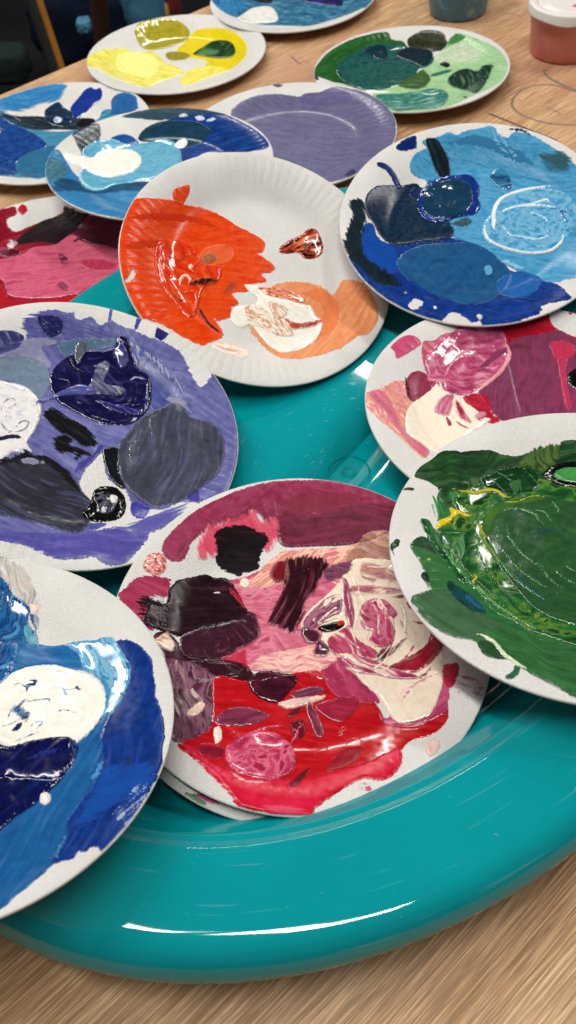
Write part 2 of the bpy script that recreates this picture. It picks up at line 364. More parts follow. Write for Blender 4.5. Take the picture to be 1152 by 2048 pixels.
# table: far edge runs through the ground points of the photo's diagonal edge
E0 = px_ground(0, 188); ex = np.array([math.cos(EDGE), math.sin(EDGE)]); ey = np.array([math.sin(EDGE), -math.cos(EDGE)])
def slab(name, mat, x0, x1, y0, y1, zt, th, parent=None, r=.004):
    """table top slab along the edge direction with a rounded far edge"""
    prof = [(y0 + r - r * math.sin(t), zt - r + r * math.cos(t)) for t in np.linspace(0, math.pi / 2, 6)][::-1]
    prof = [(y0, zt - th)] + prof + [(y1, zt), (y1, zt - th)]
    V = []
    for x in (x0, x1):
        for (y, z) in prof: p = E0[:2] + ex * x + ey * y; V.append((p[0], p[1], z))
    n = len(prof); me = bpy.data.meshes.new(name)
    F = [(i, (i + 1) % n, n + (i + 1) % n, n + i) for i in range(n)] + [tuple(range(n))[::-1], tuple(range(n, 2 * n))]
    me.from_pydata(V, [], F); me.update(); return link(name, me, mat, parent)
table = empty('table', (E0[0], E0[1], -.72)); tag(table, 'light oak laminate table top with pencil scribbles and pink paint smudges', 'table')
def child(o, root):
    o.parent = root; o.matrix_parent_inverse = Matrix.Translation(-root.location); return o
child(slab('table_top', M_OAK, -1.2, 1.6, 0, 1.5, 0, .028), table)
M_GREY = simple('grey_steel', (.16, .15, .14), .35, .8); M_DARK = simple('black_floor', (.008, .008, .009), .8, sc=4, var=.4, spec=.1)
for a, b in ((-.9, .12), (1.3, .12), (-.9, 1.35), (1.3, 1.35)):
    p = E0[:2] + ex * a + ey * b
    child(tube('leg', [(p[0], p[1], -.72), (p[0], p[1], -.03)], .022, M_GREY), table)
M_GRAPH = simple('graphite', (.075, .05, .04), .6, var=.3, sc=900); M_GRAPH2 = simple('faint_graphite', (.20, .13, .10), .6, var=.3, sc=900)
def scribble(pts, wpx, mat, hgt=.00018, closed=False, name='pencil_scribble'):
    S = smooth_closed(pts, 8) if closed else smooth_open(pts, 8)
    if closed: S = np.vstack([S, S[:1]])
    G = np.array([px_ground(x, y)[:2] for x, y in S]); T = np.gradient(G, axis=0); T /= np.linalg.norm(T, axis=1)[:, None]; Nn = np.c_[-T[:, 1], T[:, 0]]
    n = len(G); wv = wpx * .0003 * (1 + .35 * perlin(np.arange(n) * .37, np.full(n, 3.1))) * (1 if closed else np.clip(np.minimum(np.arange(n), n - 1 - np.arange(n)) / 4, .15, 1))
    V = np.stack([np.c_[G + Nn * wv[:, None] * k, np.full(n, z)] for k, z in ((1, -.0001), (.6, hgt), (-.6, hgt), (-1, -.0001))], 1)
    child(link(name, mesh_np(name, V.reshape(-1, 3), grid_quads(n, 4)), mat), table)
scribble([(1200, 190), (1152, 183), (1110, 171), (1070, 171), (1040, 183), (1024, 203), (1030, 220), (1055, 235), (1100, 247), (1160, 250), (1210, 248), (1230, 225)], 6, M_GRAPH2)
scribble([(1100, 140), (1088, 142), (1098, 155), (1130, 172), (1180, 190)], 6, M_GRAPH2)
scribble([(970, 224), (1000, 236), (1040, 252), (1080, 268), (1122, 284)], 6, M_GRAPH)
scribble([(1085, 210), (1110, 222), (1127, 232)], 2.5, M_GRAPH2)
scribble([(1005, 28), (1022, 27), (1045, 34)], 3, M_GRAPH2); scribble([(1068, 163), (1078, 162)], 4, M_GRAPH)
scribble([(580, 110), (592, 122), (604, 130)], 3.5, M_GRAPH); scribble([(603, 122), (612, 121), (618, 128)], 2.5, M_GRAPH2)
scribble([(1014, 160), (1015, 172), (1008, 174)], 3, M_GRAPH2); scribble([(982, 82), (990, 84)], 5, simple('red_smudge', (.5, .08, .06), .6))
scribble([(1036, 198), (1041, 201)], 3, M_GRAPH2)
# floor and what stands behind the table (dark, out of focus)
fl = bpy.data.meshes.new('floor'); fl.from_pydata([(-4, -3, -.72), (5, -3, -.72), (5, 7, -.72), (-4, 7, -.72)], [], [(0, 1, 2, 3)])
tag(link('floor', fl, M_DARK), kind='structure')
def px_at(px, py, dist):
    d = CR * (px - 576) / F_PX - CU * (py - 1024) / F_PX + CF; return CPOS + d * dist
M_REFL = simple('ochre_wood_reflection', (.55, .23, .03), .45); M_BLU = simple('blue_cloth', (.05, .19, .30), .8, sc=25, var=.3); M_NAVY = simple('navy_cloth', (.006, .012, .028), .9, spec=.1)
M_BRN = simple('brown_wood', (.05, .018, .009), .6); M_OLV = simple('dark_green_cloth', (.014, .026, .022), .9, spec=.1); M_REDC = simple('red_cloth', (.16, .012, .014), .8)
M_YEL = simple('ochre_cloth', (.35, .17, .03), .8)
def chair():
    r = empty('chair', tuple(px_at(128, 170, 2.3)[:2]) + (-.72,)); tag(r, 'grey metal chair leg with an ochre wood reflection modelled as a strip, standing in the dark behind the table', 'chair')
    A, B = px_at(20, -140, 1.9), px_at(120, 160, 2.15)
    d = (B - A) / np.linalg.norm(B - A); B2 = A + (B - A) * 2.0; 
    child(tube('leg', [A, B, B2], .019, M_GREY, n=16), r)
    off = CR * .016 + -CF * .014 
    child(tube('wood_reflection_strip', [A + off + (B - A) * .42, A + off * 1.1 + (B - A) * 1.15], .0085, M_REFL, n=10), r)  # wood reflected in the metal leg, modelled as an ochre strip
    off2 = CR * -.5 + CF * .25
    child(tube('leg', [A + off2, B + off2, B2 + off2], .017, M_GREY, n=16), r)
    return r
chair()
def softbox(name, c, size, mat, parent, seed):
    """a slumped cloth bundle: a noisy superellipsoid"""
    n, m = 48, 28; u = np.linspace(0, 2 * np.pi, n, endpoint=False); v = np.linspace(-np.pi / 2, np.pi / 2, m)
    sg = lambda x, p: np.sign(x) * np.abs(x) ** p
    X = sg(np.cos(u), .6)[:, None] * sg(np.cos(v), .5)[None]; Y = sg(np.sin(u), .6)[:, None] * sg(np.cos(v), .5)[None]; Zz = np.broadcast_to(sg(np.sin(v), .6)[None], X.shape)
    k = 1 + .13 * fbm(X * 1.7 + seed, Zz * 1.9 + Y, 3); V = np.stack([X * k * size[0], Y * k * size[1], Zz * k * size[2]], -1).reshape(-1, 3) + np.array(c)
    return child(link(name, mesh_np(name, V, grid_quads(n, m, wrap_u=True)), mat), parent)
bag = empty('bag', (.0, 2.05, -.72)); tag(bag, 'blurred blue bag with ochre trim behind the far table edge', 'bag')
c = px_at(285, 5, 2.15); softbox('body', c, (.055, .06, .062), M_BLU, bag, 3); c = px_at(318, 32, 2.2); softbox('trim', c, (.030, .05, .022), M_YEL, bag, 5)
stool = empty('stool', tuple(px_at(200, 60, 2.4)[:2]) + (-.72,)); tag(stool, 'dark brown wooden post between navy cloth and blue bag behind the table', 'stool')
child(tube('leg', [px_at(190, -60, 2.0), px_at(210, 120, 2.2)], .023, M_BRN, n=12), stool)
cl = empty('coat', tuple(px_at(150, 30, 2.5)[:2]) + (-.72,)); tag(cl, 'dark navy coat hanging in shadow behind the table edge', 'coat')
softbox('cloth', px_at(160, 40, 2.6), (.16, .08, .12), M_NAVY, cl, 9); softbox('cuff', px_at(168, 50, 2.42), (.022, .03, .018), M_BLU, cl, 12)
g = empty('cushion', tuple(px_at(20, 140, 2.5)[:2]) + (-.72,)); tag(g, 'dark green cushion on the floor at the far left', 'cushion')
softbox('cover', px_at(10, 128, 2.5), (.075, .06, .05), M_OLV, g, 15)
rr = empty('scarf', tuple(px_at(345, 0, 2.4)[:2]) + (-.72,)); tag(rr, 'dim red scarf just right of the blue bag', 'scarf')
softbox('cloth', px_at(345, -4, 2.35), (.022, .04, .05), M_REDC, rr, 21)

# ------------------------------------------------------------------ the big oval tray
TC = np.array([.0343, .3841]); TA, TB, TPHI = .3518, .2813, .8072
def tray():
    m, nt, bs = new_mat('teal_plastic'); tc = N(nt, 'ShaderNodeTexCoord')
    n1 = noise(nt, tc.outputs['Object'], 9, 3); r = ramp(nt, n1.outputs[0], [(.3, (.001, .250, .285)), (.7, (.0012, .295, .33))])
    # fine concentric handling scratches: stretched noise in (ellipse radius, angle)
    sc = N(nt, 'ShaderNodeMapping'); sc.inputs['Scale'].default_value = (1 / TA, 1 / TB, 0); nt.links.new(tc.outputs['Object'], sc.inputs[0])
    ln = N(nt, 'ShaderNodeVectorMath', operation='LENGTH'); nt.links.new(sc.outputs[0], ln.inputs[0])
    sp = N(nt, 'ShaderNodeSeparateXYZ'); nt.links.new(sc.outputs[0], sp.inputs[0]); at = N(nt, 'ShaderNodeMath', operation='ARCTAN2'); nt.links.new(sp.outputs[1], at.inputs[0]); nt.links.new(sp.outputs[0], at.inputs[1])
    cb = N(nt, 'ShaderNodeCombineXYZ'); m1 = N(nt, 'ShaderNodeMath', operation='MULTIPLY'); m1.inputs[1].default_value = 170; nt.links.new(ln.outputs['Value'], m1.inputs[0]); m2 = N(nt, 'ShaderNodeMath', operation='MULTIPLY'); m2.inputs[1].default_value = 4.5; nt.links.new(at.outputs[0], m2.inputs[0])
    nt.links.new(m1.outputs[0], cb.inputs[0]); nt.links.new(m2.outputs[0], cb.inputs[1])
    n2 = noise(nt, cb.outputs[0], 1, 2, .5); k = ramp(nt, n2.outputs[0], [(.66, (0, 0, 0)), (.74, (.22, .22, .22))])
    n3 = noise(nt, tc.outputs['Object'], 320, 3, .7); k3 = ramp(nt, n3.outputs[0], [(.71, (0, 0, 0)), (.76, (.4, .4, .4))])
    c1 = mixc(nt, k.outputs[0], r.outputs[0], (.22, .42, .42)); c1 = mixc(nt, k3.outputs[0], c1, (.3, .5, .5))
    nt.links.new(c1, bs.inputs['Base Color'])
    rr_ = ramp(nt, n2.outputs[0], [(.63, (.04,) * 3), (.74, (.2,) * 3)]); nt.links.new(rr_.outputs[0], bs.inputs['Roughness']); bs.inputs['Specular IOR Level'].default_value = .5
    n4 = noise(nt, tc.outputs['Object'], 14, 2); bump(nt, bs, n4.outputs[0], .02, .004)
    S = [(0, .0335), (.001, .0372), (.003, .0412), (.006, .0450), (.010, .0477), (.014, .0490), (.018, .0493), (.022, .0490), (.030, .0482), (.040, .0472), (.05, .0460), (.058, .0440), (.066, .0390), (.076, .0280), (.086, .0165), (.096, .0092), (.106, .0063), (.114, .0060)]
    s_ = np.array([q[0] for q in S]); z_ = np.array([q[1] for q in S])
    sf = np.r_[np.linspace(0, .004, 7), np.linspace(.005, .11, 110)]; 
    zf = np.interp(sf, s_, z_) + .0006 * np.exp(-((sf - .0575) / .0022) ** 2) + .0004 * np.exp(-((sf - .0655) / .0018) ** 2); zz = zf.copy()
    for _ in range(1): zz[2:-1] = .25 * zz[1:-2] + .5 * zz[2:-1] + .25 * zz[3:]
    n = 420; t = np.linspace(0, 2 * np.pi, n, endpoint=False)
    prof = [(s, z) for s, z in zip(sf, zz)] + [(.15, .006), (.20, .006), (.24, .006), (TB, .006)]
    prof += [(TB, .0030), (.2, .0030), (.106, .0030), (.095, .0045), (.085, .0095), (.075, .019), (.066, .033), (.058, .0410), (.050, .0440), (.034, .0455), (.02, .0465), (.010, .0445), (.005, .040), (.0026, .0345), (.001, .0330)]
    P = np.array(prof)
    V = np.stack([(TA - P[None, :, 0]) * np.cos(t)[:, None], (TB - P[None, :, 0]) * np.sin(t)[:, None], np.broadcast_to(P[None, :, 1], (n, len(P)))], -1)
    root = empty('serving_tray', (TC[0], TC[1], 0)); root.rotation_euler = (0, 0, TPHI)
    tag(root, 'large glossy teal oval plastic tray with a broad rim, full of paint plates', 'tray')
    link('tray_body', mesh_np('tray_body', V.reshape(-1, 3), grid_quads(n, len(P), wrap_u=True, wrap_v=True)), m, root)
    return root
tray_root = tray()
def water():
    m, nt, bs = new_mat('clear_water'); bs.inputs['Base Color'].default_value = (.9, 1, 1, 1); bs.inputs['Transmission Weight'].default_value = 1; bs.inputs['Roughness'].default_value = .02; bs.inputs['IOR'].default_value = 1.33
    tc = N(nt, 'ShaderNodeTexCoord'); n = noise(nt, tc.outputs['Object'], 300, 2); bump(nt, bs, n.outputs[0], .2, .0003)
    c = px_ground(698, 945, .006); t = np.linspace(0, 2 * np.pi, 90, endpoint=False)
    def ring(name, R, wd, hz):
        a = np.linspace(0, np.pi, 7); V = np.stack([(R + wd * np.cos(a)[None] * (1 + .3 * np.sin(3 * t + R * 900)[:, None])) * np.cos(t)[:, None], (R + wd * np.cos(a)[None]) * np.sin(t)[:, None], np.broadcast_to(hz * np.sin(a)[None], (90, 7)) * (1 + .5 * np.sin(2 * t + 1)[:, None])], -1)
        o = link(name, mesh_np(name, V.reshape(-1, 3) + np.array([c[0], c[1], .00602]), grid_quads(90, 7, wrap_u=True)), m)
        o.parent = tray_root; o.matrix_parent_inverse = (Matrix.Translation(tray_root.location) @ Matrix.Rotation(TPHI, 4, 'Z')).inverted()
    ring('water_ring', .0150, .0006, .00035); ring('water_drop', .0042, .0012, .0005)
water()

# ------------------------------------------------------------------ paint tubs
def tub(name, x, y, r0, r1, h, mat, label, group):
    r = empty(name, (x, y, 0)); tag(r, label, 'paint tub', group); T = .0012
    P = [(.0005, .0), (r0 - .003, 0), (r0 - .0008, .001), (r0, .004), (r0 + (r1 - r0) * .5, h * .5), (r1, h - .004), (r1 + .0015, h - .003), (r1 + .0015, h), (r1 - T, h), (r0 - T, .005), (.0005, .004)]
    lathe('tub', P, mat, r); return r
def tub_mat(name, c, c2, c3=None):
    m, nt, bs = new_mat(name); tc = N(nt, 'ShaderNodeTexCoord'); n = noise(nt, tc.outputs['Object'], 38, 4, .6, .6); n2 = noise(nt, tc.outputs['Object'], 70, 3, .6)
    r = ramp(nt, n.outputs[0], [(.35, c), (.62, c2)]); o = r.outputs[0]
    if c3: k = ramp(nt, n2.outputs[0], [(.56, (0, 0, 0)), (.66, (.7, .7, .7))]); o = mixc(nt, k.outputs[0], o, c3)
    nt.links.new(o, bs.inputs['Base Color']); bs.inputs['Roughness'].default_value = .3; bs.inputs['Subsurface Weight'].default_value = .15; bs.inputs['Subsurface Radius'].default_value = (.004, .003, .003); return m
tub('paint_tub', .3095, 1.162, .0375, .0445, .060, tub_mat('blue_tub', (.055, .16, .23), (.075, .21, .29), (.26, .36, .40)), 'plastic tub of blue grey paint with pale dried splotches on its side', 'tubs of paint')
rt = tub('paint_tub', .4045, 1.0125, .0405, .0455, .052, tub_mat('red_tub', (.56, .17, .14), (.62, .22, .18)), 'salmon red paint tub closed with a white plastic lid', 'tubs of paint')
LP = [(.0005, .0525), (.036, .0525), (.0375, .053), (.039, .0555), (.0425, .0565), (.0480, .0565), (.0492, .055), (.0495, .0500), (.0502, .0485), (.0502, .0475), (.0478, .0475), (.0470, .0535), (.0005, .0515)]
def lidmod(V):
    th = np.arctan2(V[..., 1], V[..., 0]); d = np.exp(-((th + 2.0) / .35) ** 2) + .3 * np.exp(-((th + 1.2) / .3) ** 2); V = V.copy(); V[..., 2] -= .0022 * d * (V[..., 2] < .0505); return V
M_LID = simple('white_plastic', (.74, .71, .68), .35, var=.03)
lid = lathe('lid', LP, M_LID, rt, mod=lidmod)
dab = lathe('pink_dab', [(.0003, .0532), (.0045, .0532), (.0062, .0528), (.0068, .0522)], simple('pink_paint', (.75, .05, .20), .3), lid, loc=(.0035, -.010, 0), n=24, mod=lambda V: V * np.array([1, .7, 1]))

# ------------------------------------------------------------------ the plates and their paint
def ZA(): zoom(160, 20, .3299)
def ZP(): zoom(0, 0, 1.)
pl = Plate([-0.0651, 1.1116, 0.0167, 0.0263, 0.0], 'white foam plate with pale yellow, bright yellow and olive paint at the top left', .8, 0.5); p = pl.paint; ZA()
p('pale_yellow_paint', 'E8DC50 F0E66E F4F090', [(25,300),(60,275),(120,245),(200,235),(290,235),(330,260),(430,250),(480,280),(520,320),(600,350),(630,380),(570,410),(500,430),(440,455),(380,465),(280,440),(180,400),(100,355),(30,340)], th=.6, sd=10, mar=.7, dry=.3, rid=.2)
p('pale_yellow_paint', 'F0EA80 F6F2A0', [(220,290),(300,255),(400,265),(470,300),(480,360),(420,410),(320,400),(240,360)], th=.5, sw=(350,330), rid=.2)
p('yellow_paint', 'E0C808 ECD812 E8D020', [(590,240),(650,180),(700,125),(780,110),(880,115),(960,150),(1010,210),(1005,280),(960,330),(910,360),(820,345),(750,350),(770,310),(650,290),(600,270)], th=.5, sd=20)
p('pale_yellow_paint', 'ECDE48 F4EA78', [(605,440),(630,390),(700,350),(820,345),(900,365),(800,400),(700,440),(640,455)], th=.5, sd=150, mar=.7, rid=.15)
p('olive_paint', '988C18 A89E24 B6AA30 8C8014', [(330,130),(360,80),(440,55),(560,50),(630,85),(665,130),(650,180),(560,220),(440,245),(380,230),(345,180)], th=.8, sw=(500,150), rid=.2)
p('olive_paint', '908418 A2962A', [(520,265),(560,252),(640,262),(670,280),(640,300),(570,308),(530,295)], th=.5)
p('green_paint', '0C3A1C 10461F 1A5A30', [(685,270),(740,230),(800,195),(860,185),(920,200),(945,250),(920,290),(840,298),(740,285)], th=1., mar=.6, rid=.2)
p('pale_green_streak', '5A9A60 3A7A44', [(710,272),(760,245),(850,258),(800,282)], th=.4, sd=175, mar=.9, dry=.3)

pl = Plate([0.0983, 1.243, 0.0157, 0.0027, -0.006], 'blue and white painted plate cut off by the top edge of the photo', .9); p = pl.paint; zoom(400, 0, .3299)
p('slate_blue_paint', '24587A 2F6A8C 3A7A9C 5A9AB4', [(60,-200),(300,-330),(700,-330),(1000,-200),(1045,0),(960,62),(800,122),(560,158),(380,152),(240,115),(130,65),(75,10),(50,-60)], th=.4, mar=.9, sd=5, rid=.15)
p('blue_paint', '2A7CB4 3F90C8 1F5A90', [(70,-10),(180,0),(280,20),(250,80),(210,105),(120,60)], th=.4, mar=.9, sd=60)
p('white_paint', 'EDEAE2 F4F0E8 C0D4DC', [(230,110),(300,60),(400,40),(450,60),(470,130),(350,145)], th=.8, sd=10, mar=.7, rid=.2, dry=.2)
p('navy_paint', '1A1A70 14144A 3A3AA0', [(600,-30),(850,-40),(860,35),(780,40),(700,25),(620,10)], th=.9, mar=.8, rid=.3)
p('charcoal_paint', '181C24 24303C', [(300,-60),(440,-50),(440,18),(380,25),(330,10)], th=.5)

pl = Plate([0.2118, 0.9885, 0.0168, 0.002, 0.0127], 'plate of dark teal and light green paint beside the red tub', .7, 0.15); p = pl.paint; zoom(600, 40, .3819)
p('light_green_paint', '94C48A A4CE9A B4DAA8', [(770,130),(820,72),(860,76),(920,96),(990,126),(1050,166),(1088,230),(1070,300),(1010,350),(900,400),(800,445),(700,475),(600,482),(500,482),(400,460),(400,340),(600,300),(650,230),(720,180)], th=.25, sd=20, mar=.6, dry=.2)
p('green_paint', '1C5226 256428 2C7032', [(70,310),(75,270),(90,235),(150,168),(260,105),(380,70),(460,64),(480,100),(550,120),(560,200),(400,350),(240,340),(170,325),(90,300)], th=.3, sd=150, mar=.5)
p('green_paint', '3C8A40 2C7A34', [(770,130),(815,72),(870,90),(830,120)], th=.2, dry=.6, sd=120)
p('white_green_streak', 'D8E0CC C4D4B8 B0CCA4', [(695,215),(740,165),(860,112),(890,130),(960,185),(900,212),(760,232)], th=.4, dry=.5, sd=158, mar=.8)
p('olive_paint', '282C1A 343A22 40462A', [(560,120),(580,85),(660,52),(740,62),(770,110),(770,140),(720,165),(600,158)], th=.5, sd=5, rid=.2, dry=.3)
p('teal_paint', '174A4C 1F5A58 266660 0F3444', [(200,230),(260,190),(330,150),(400,125),(520,130),(640,160),(690,180),(700,220),(660,250),(620,260),(600,300),(520,340),(430,368),(350,372),(260,345),(200,290)], th=.9, sw=(420,250), mar=.8, rid=.35)
p('dark_teal_paint', '0D2636 123242', [(500,190),(560,150),(680,160),(695,200),(650,250),(580,225)], th=.8, rid=.4, mar=.7)
p('dark_teal_paint', '0F2E3C 163E48', [(330,165),(400,135),(450,150),(460,200),(420,215),(370,190)], th=.8, rid=.5, mar=.7)
p('olive_green_paint', '3E5A2E 4A6A38', [(510,345),(600,290),(640,262),(685,305),(660,350),(600,368)], th=.5, sd=0)
p('teal_streak', '3F8A7C 2F7A70 8AC0B0', [(400,395),(520,388),(620,372),(700,360),(770,380),(775,420),(740,455),(620,472),(480,474),(430,440)], th=.7, sd=172, mar=.9, rid=.25)
p('white_streak', 'E8F0E4', [(340,372),(400,378),(480,378)], line=16, th=.6)
p('white_streak', 'D8ECE0', [(620,388),(690,395),(730,382)], line=8, th=.5)
p('dark_green_paint', '14302C 1C3E36 10281E', [(770,320),(800,280),(870,255),(930,268),(960,240),(1012,238),(1000,280),(970,340),(920,388),(860,372),(790,348)], th=.5, mar=.6, rag=1.)
p('dark_green_dab', '1A2A20', [(730,236),(758,222),(786,236),(768,252)], th=.5)
p('dark_green_dab', '1A3A30', [(850,405),(875,402),(870,412)], th=.4)
p('teal_streak', '2F6A60 3A7A6C', [(680,298),(730,282),(802,262)], line=22, th=.4)
p('dark_green_dab', '12282C', [(62,300),(80,290),(100,312),(75,316)], th=.4)

pl = Plate([0.0542, 0.8547, 0.0243, 0.0042, -0.0018], 'plate coated in greyish lilac paint under the orange one', .7, .12); p = pl.paint; ZP()
p('lilac_paint', '5C5A7C 676588 706E92 646284', [(463,232),(470,214),(488,200),(520,190),(560,188),(598,193),(612,186),(640,184),(668,174),(700,178),(735,186),(765,204),(790,240),(788,285),(762,320),(722,346),(662,364),(600,366),(540,340),(490,285)], th=.35, sd=8, mar=.35, rag=1.1)
p('violet_paint', '5A5890 504E88', [(600,196),(640,188),(690,184),(700,200),(650,212),(610,210)], th=.15, dry=.9, sd=0, gap=.3)
p('violet_dab', '3A3A6A', [(545,170),(556,168),(566,170),(556,175)], th=.2)
p('violet_dab', '3E3C64', [(690,350),(704,340),(712,346),(700,354)], th=.2, dry=.4)

pl = Plate([-0.2121, 0.9465, 0.0171, 0.0153, -0.0096], 'blue painted plate with navy leaf strokes, cut off at the left', .7); p = pl.paint; zoom(0, 150, .2778)
p('blue_paint', '2470AE 2E80BC 3F90C8', [(-60,190),(0,160),(100,100),(250,70),(470,64),(460,130),(420,180),(330,205),(200,250),(80,265),(-60,260)], th=.2, dry=.7, sd=172, mar=.6)
p('light_blue_paint', '35789C 3F88AC 5AA0C0', [(-80,280),(100,300),(320,400),(560,395),(700,320),(740,258),(820,250),(850,300),(700,420),(500,600),(320,740),(200,742),(0,726),(-80,720)], th=.3, sd=170, mar=.7)
p('deep_blue_paint', '123E8E 1A50A0 0F3078 2A6CB0', [(-80,320),(60,330),(200,400),(300,460),(335,520),(200,580),(120,640),(110,722),(0,722),(-80,700)], th=.7, sw=(150,480), mar=.6, rid=.2)
p('slate_blue_paint', '225C84 2F7098 1A4A70', [(118,705),(130,620),(200,570),(330,525),(420,520),(360,640),(320,735),(200,738)], th=.5, sw=(240,650), mar=.6, rid=.25)
p('charcoal_paint', '18242E 22323E 2C4450', [(-60,260),(100,290),(240,295),(330,300),(480,310),(600,310),(680,320),(670,370),(560,398),(420,395),(240,400),(150,380),(60,330),(-60,300)], th=.4, sd=5, dry=.3, mar=.7)
p('navy_paint', '102E86 16389A 0D2670', [(505,240),(560,170),(620,100),(660,88),(690,105),(722,90),(738,130),(722,180),(650,240),(560,312),(520,300)], th=.6, sd=125)
p('blue_paint', '1F5A98 2A6CB0', [(800,265),(800,190),(840,140),(900,128),(970,150),(990,200),(985,250),(900,285),(800,300)], th=.25, sd=90, dry=.4)
p('dark_blue_paint', '10243E 183A60 0C1A2C', [(320,270),(350,230),(420,192),(460,230),(520,270),(525,340),(440,372),(340,345)], th=1., rid=.5, mar=.8)
p('white_ring', 'D8E4F0 7AA0C0', [(388,330),(410,308),(448,320),(440,348),(400,352)], th=1., mar=.9)
p('charcoal_dab', '15161C', [(550,352),(580,322),(650,312),(690,345),(625,372),(560,378)], th=.4)
p('white_streak', '9AC4D8', [(0,240),(50,275),(100,300)], line=10, th=.4)

pl = Plate([-0.2032, 0.6888, 0.016, 0, 0], 'pink and black painted plate tucked under the left rim of the teal tray', .6); p = pl.paint; zoom(0, 380, .2604)
p('crimson_paint', '9A1430 8A1028 B01C38', [(-90,170),(40,140),(110,125),(130,180),(50,240),(120,320),(250,270),(470,180),(500,120),(700,200),(1050,220),(1050,650),(600,860),(300,940),(-90,980)], th=.2, sd=160, mar=.6, dry=.4)
p('red_dab', 'B81830', [(135,150),(160,114),(200,118),(208,160),(170,192)], th=.4)
p('plum_paint', '6A1E3C 7A2448 8A3054', [(540,330),(600,240),(700,195),(1050,210),(1050,500),(850,440),(700,410)], th=.4, sd=170, mar=.6)
p('black_paint', '1C1012 2A1620 3A1E2C', [(120,400),(200,320),(330,235),(470,190),(500,130),(600,170),(690,190),(600,285),(540,355),(440,418),(300,402),(160,425)], th=.35, sd=150, mar=.6, fin='d', pick=.1)
p('pink_paint', 'C4486A D05878 DC6A86 B83C60', [(-90,560),(160,500),(260,440),(430,420),(550,345),(640,400),(850,440),(1050,520),(1050,650),(700,760),(600,800),(400,832),(160,832),(60,805),(20,700),(-90,640)], th=.8, sd=172, mar=.7, rid=.3)
p('magenta_streak', 'B8304E C03858', [(620,560),(740,540),(890,570),(860,622),(700,622)], th=.4, dry=.3)
p('red_streak', 'B01828', [(-80,720),(10,720),(60,820),(160,842),(400,838),(600,800),(540,880),(-80,970)], th=.4)
p('dark_pink_dab', '8A3A58 6A2040', [(450,500),(500,510),(530,560),(480,580)], th=.5, mar=.9, gap=.3)
p('dark_pink_dab', '8A3A58 A04060', [(440,740),(480,710),(530,750),(500,790)], th=.5, mar=.9)
p('white_dab', 'E0C8C8 6A3040', [(55,400),(90,385),(140,410),(110,450),(60,440)], th=1., mar=.9, rid=.4)
p('dark_pink_dab', '4A1828 A04060', [(0,440),(70,450),(150,470),(160,510),(60,520),(-20,490)], th=.8, mar=.9, rid=.4, gap=.3)
p('brown_streak', '4A1420', [(570,410),(600,385),(640,370)], line=18, th=.4)

pl = Plate([-0.0818, 0.7976, 0.0438, 0.0651, 0.0253], 'blue plate with a white oval puddle lying on the far-left blue one', .6, .12); p = pl.paint; zoom(80, 200, .4167)
p('blue_paint', '2874AA 2F80B6 3A8CC2', [(15,340),(20,300),(50,250),(90,240),(130,300),(200,380),(400,400),(520,400),(500,520),(410,585),(300,580),(150,535),(55,460)], th=.3, sd=10, mar=.5)
p('navy_paint', '0C2F6C 103C86 164A98', [(590,110),(660,70),(740,60),(820,62),(880,68),(980,112),(1060,165),(1100,215),(1075,237),(1000,250),(900,258),(800,252),(690,305),(670,240),(600,200),(480,195),(520,140)], th=.3, sd=168, mar=.7, dry=.2)
p('dark_teal_paint', '163A50 1E485E', [(475,195),(500,140),(570,105),(650,98),(760,108),(820,150),(790,200),(700,235),(655,232),(600,205)], th=.35, sd=165, mar=.5)
p('slate_paint', '203E50 2E5468', [(385,78),(500,48),(640,34),(760,38),(870,60),(880,74),(760,72),(640,92),(560,98),(420,84)], th=.25, dry=.5, sd=0)
p('charcoal_paint', '22343E 2A3E48', [(155,165),(200,130),(280,112),(290,170),(262,230),(222,275),(205,270),(170,195)], th=.3, sd=70, dry=.3)
p('blue_dab', '1A5AA0 144A90', [(340,182),(400,163),(452,180),(472,210),(420,215),(380,200)], th=.4)
p('sea_green_paint', '35667A 4A7E8C', [(15,350),(45,280),(110,300),(135,350),(90,385),(30,390)], th=.3, mar=.7)
p('dark_blue_paint', '174264 1E5078', [(65,405),(100,375),(180,390),(240,432),(330,408),(525,393),(515,432),(400,440),(250,452),(80,445)], th=.2, dry=.5, sd=5)
p('sky_blue_paint', '52A0C6 62AECF 74BCD8 489AC0', [(200,250),(260,200),(350,188),(420,212),(520,205),(600,188),(660,220),(678,290),(640,332),(560,372),(440,398),(360,412),(290,440),(215,425),(192,370),(210,320)], th=.8, sd=170, mar=.7, rid=.2)
p('white_paint', 'F4F0E4 FAF6EC', [(110,258),(160,262),(250,280),(280,255),(340,240),(430,241),(480,268),(486,310),(440,352),(350,374),(270,366),(210,332),(150,300)], th=1.2, pick=.1, sd=30, rid=.3)
p('white_dab', 'E8EEEE', [(645,222),(670,195),(700,188),(708,215),(680,236)], th=1.)
p('white_streak', 'D8E8EE', [(455,392),(500,384),(545,388)], line=14, th=.6)
p('white_streak', 'A8D4E4', [(195,345),(200,390),(250,430),(310,430)], line=9, th=.7)
p('dark_blue_paint', '1A4A70', [(150,532),(300,560),(410,562),(405,578),(280,582)], th=.15, dry=.6)
p('white_dab', 'C8D4E0', [(660,76),(690,68),(710,74),(685,84)], th=.3, dry=.5); p('white_dab', 'C8D4E0', [(745,82),(775,78),(790,92),(760,100)], th=.3, dry=.6)
p('white_dab', 'C8D4E0', [(800,98),(830,88),(838,96),(812,106)], th=.3, dry=.5)

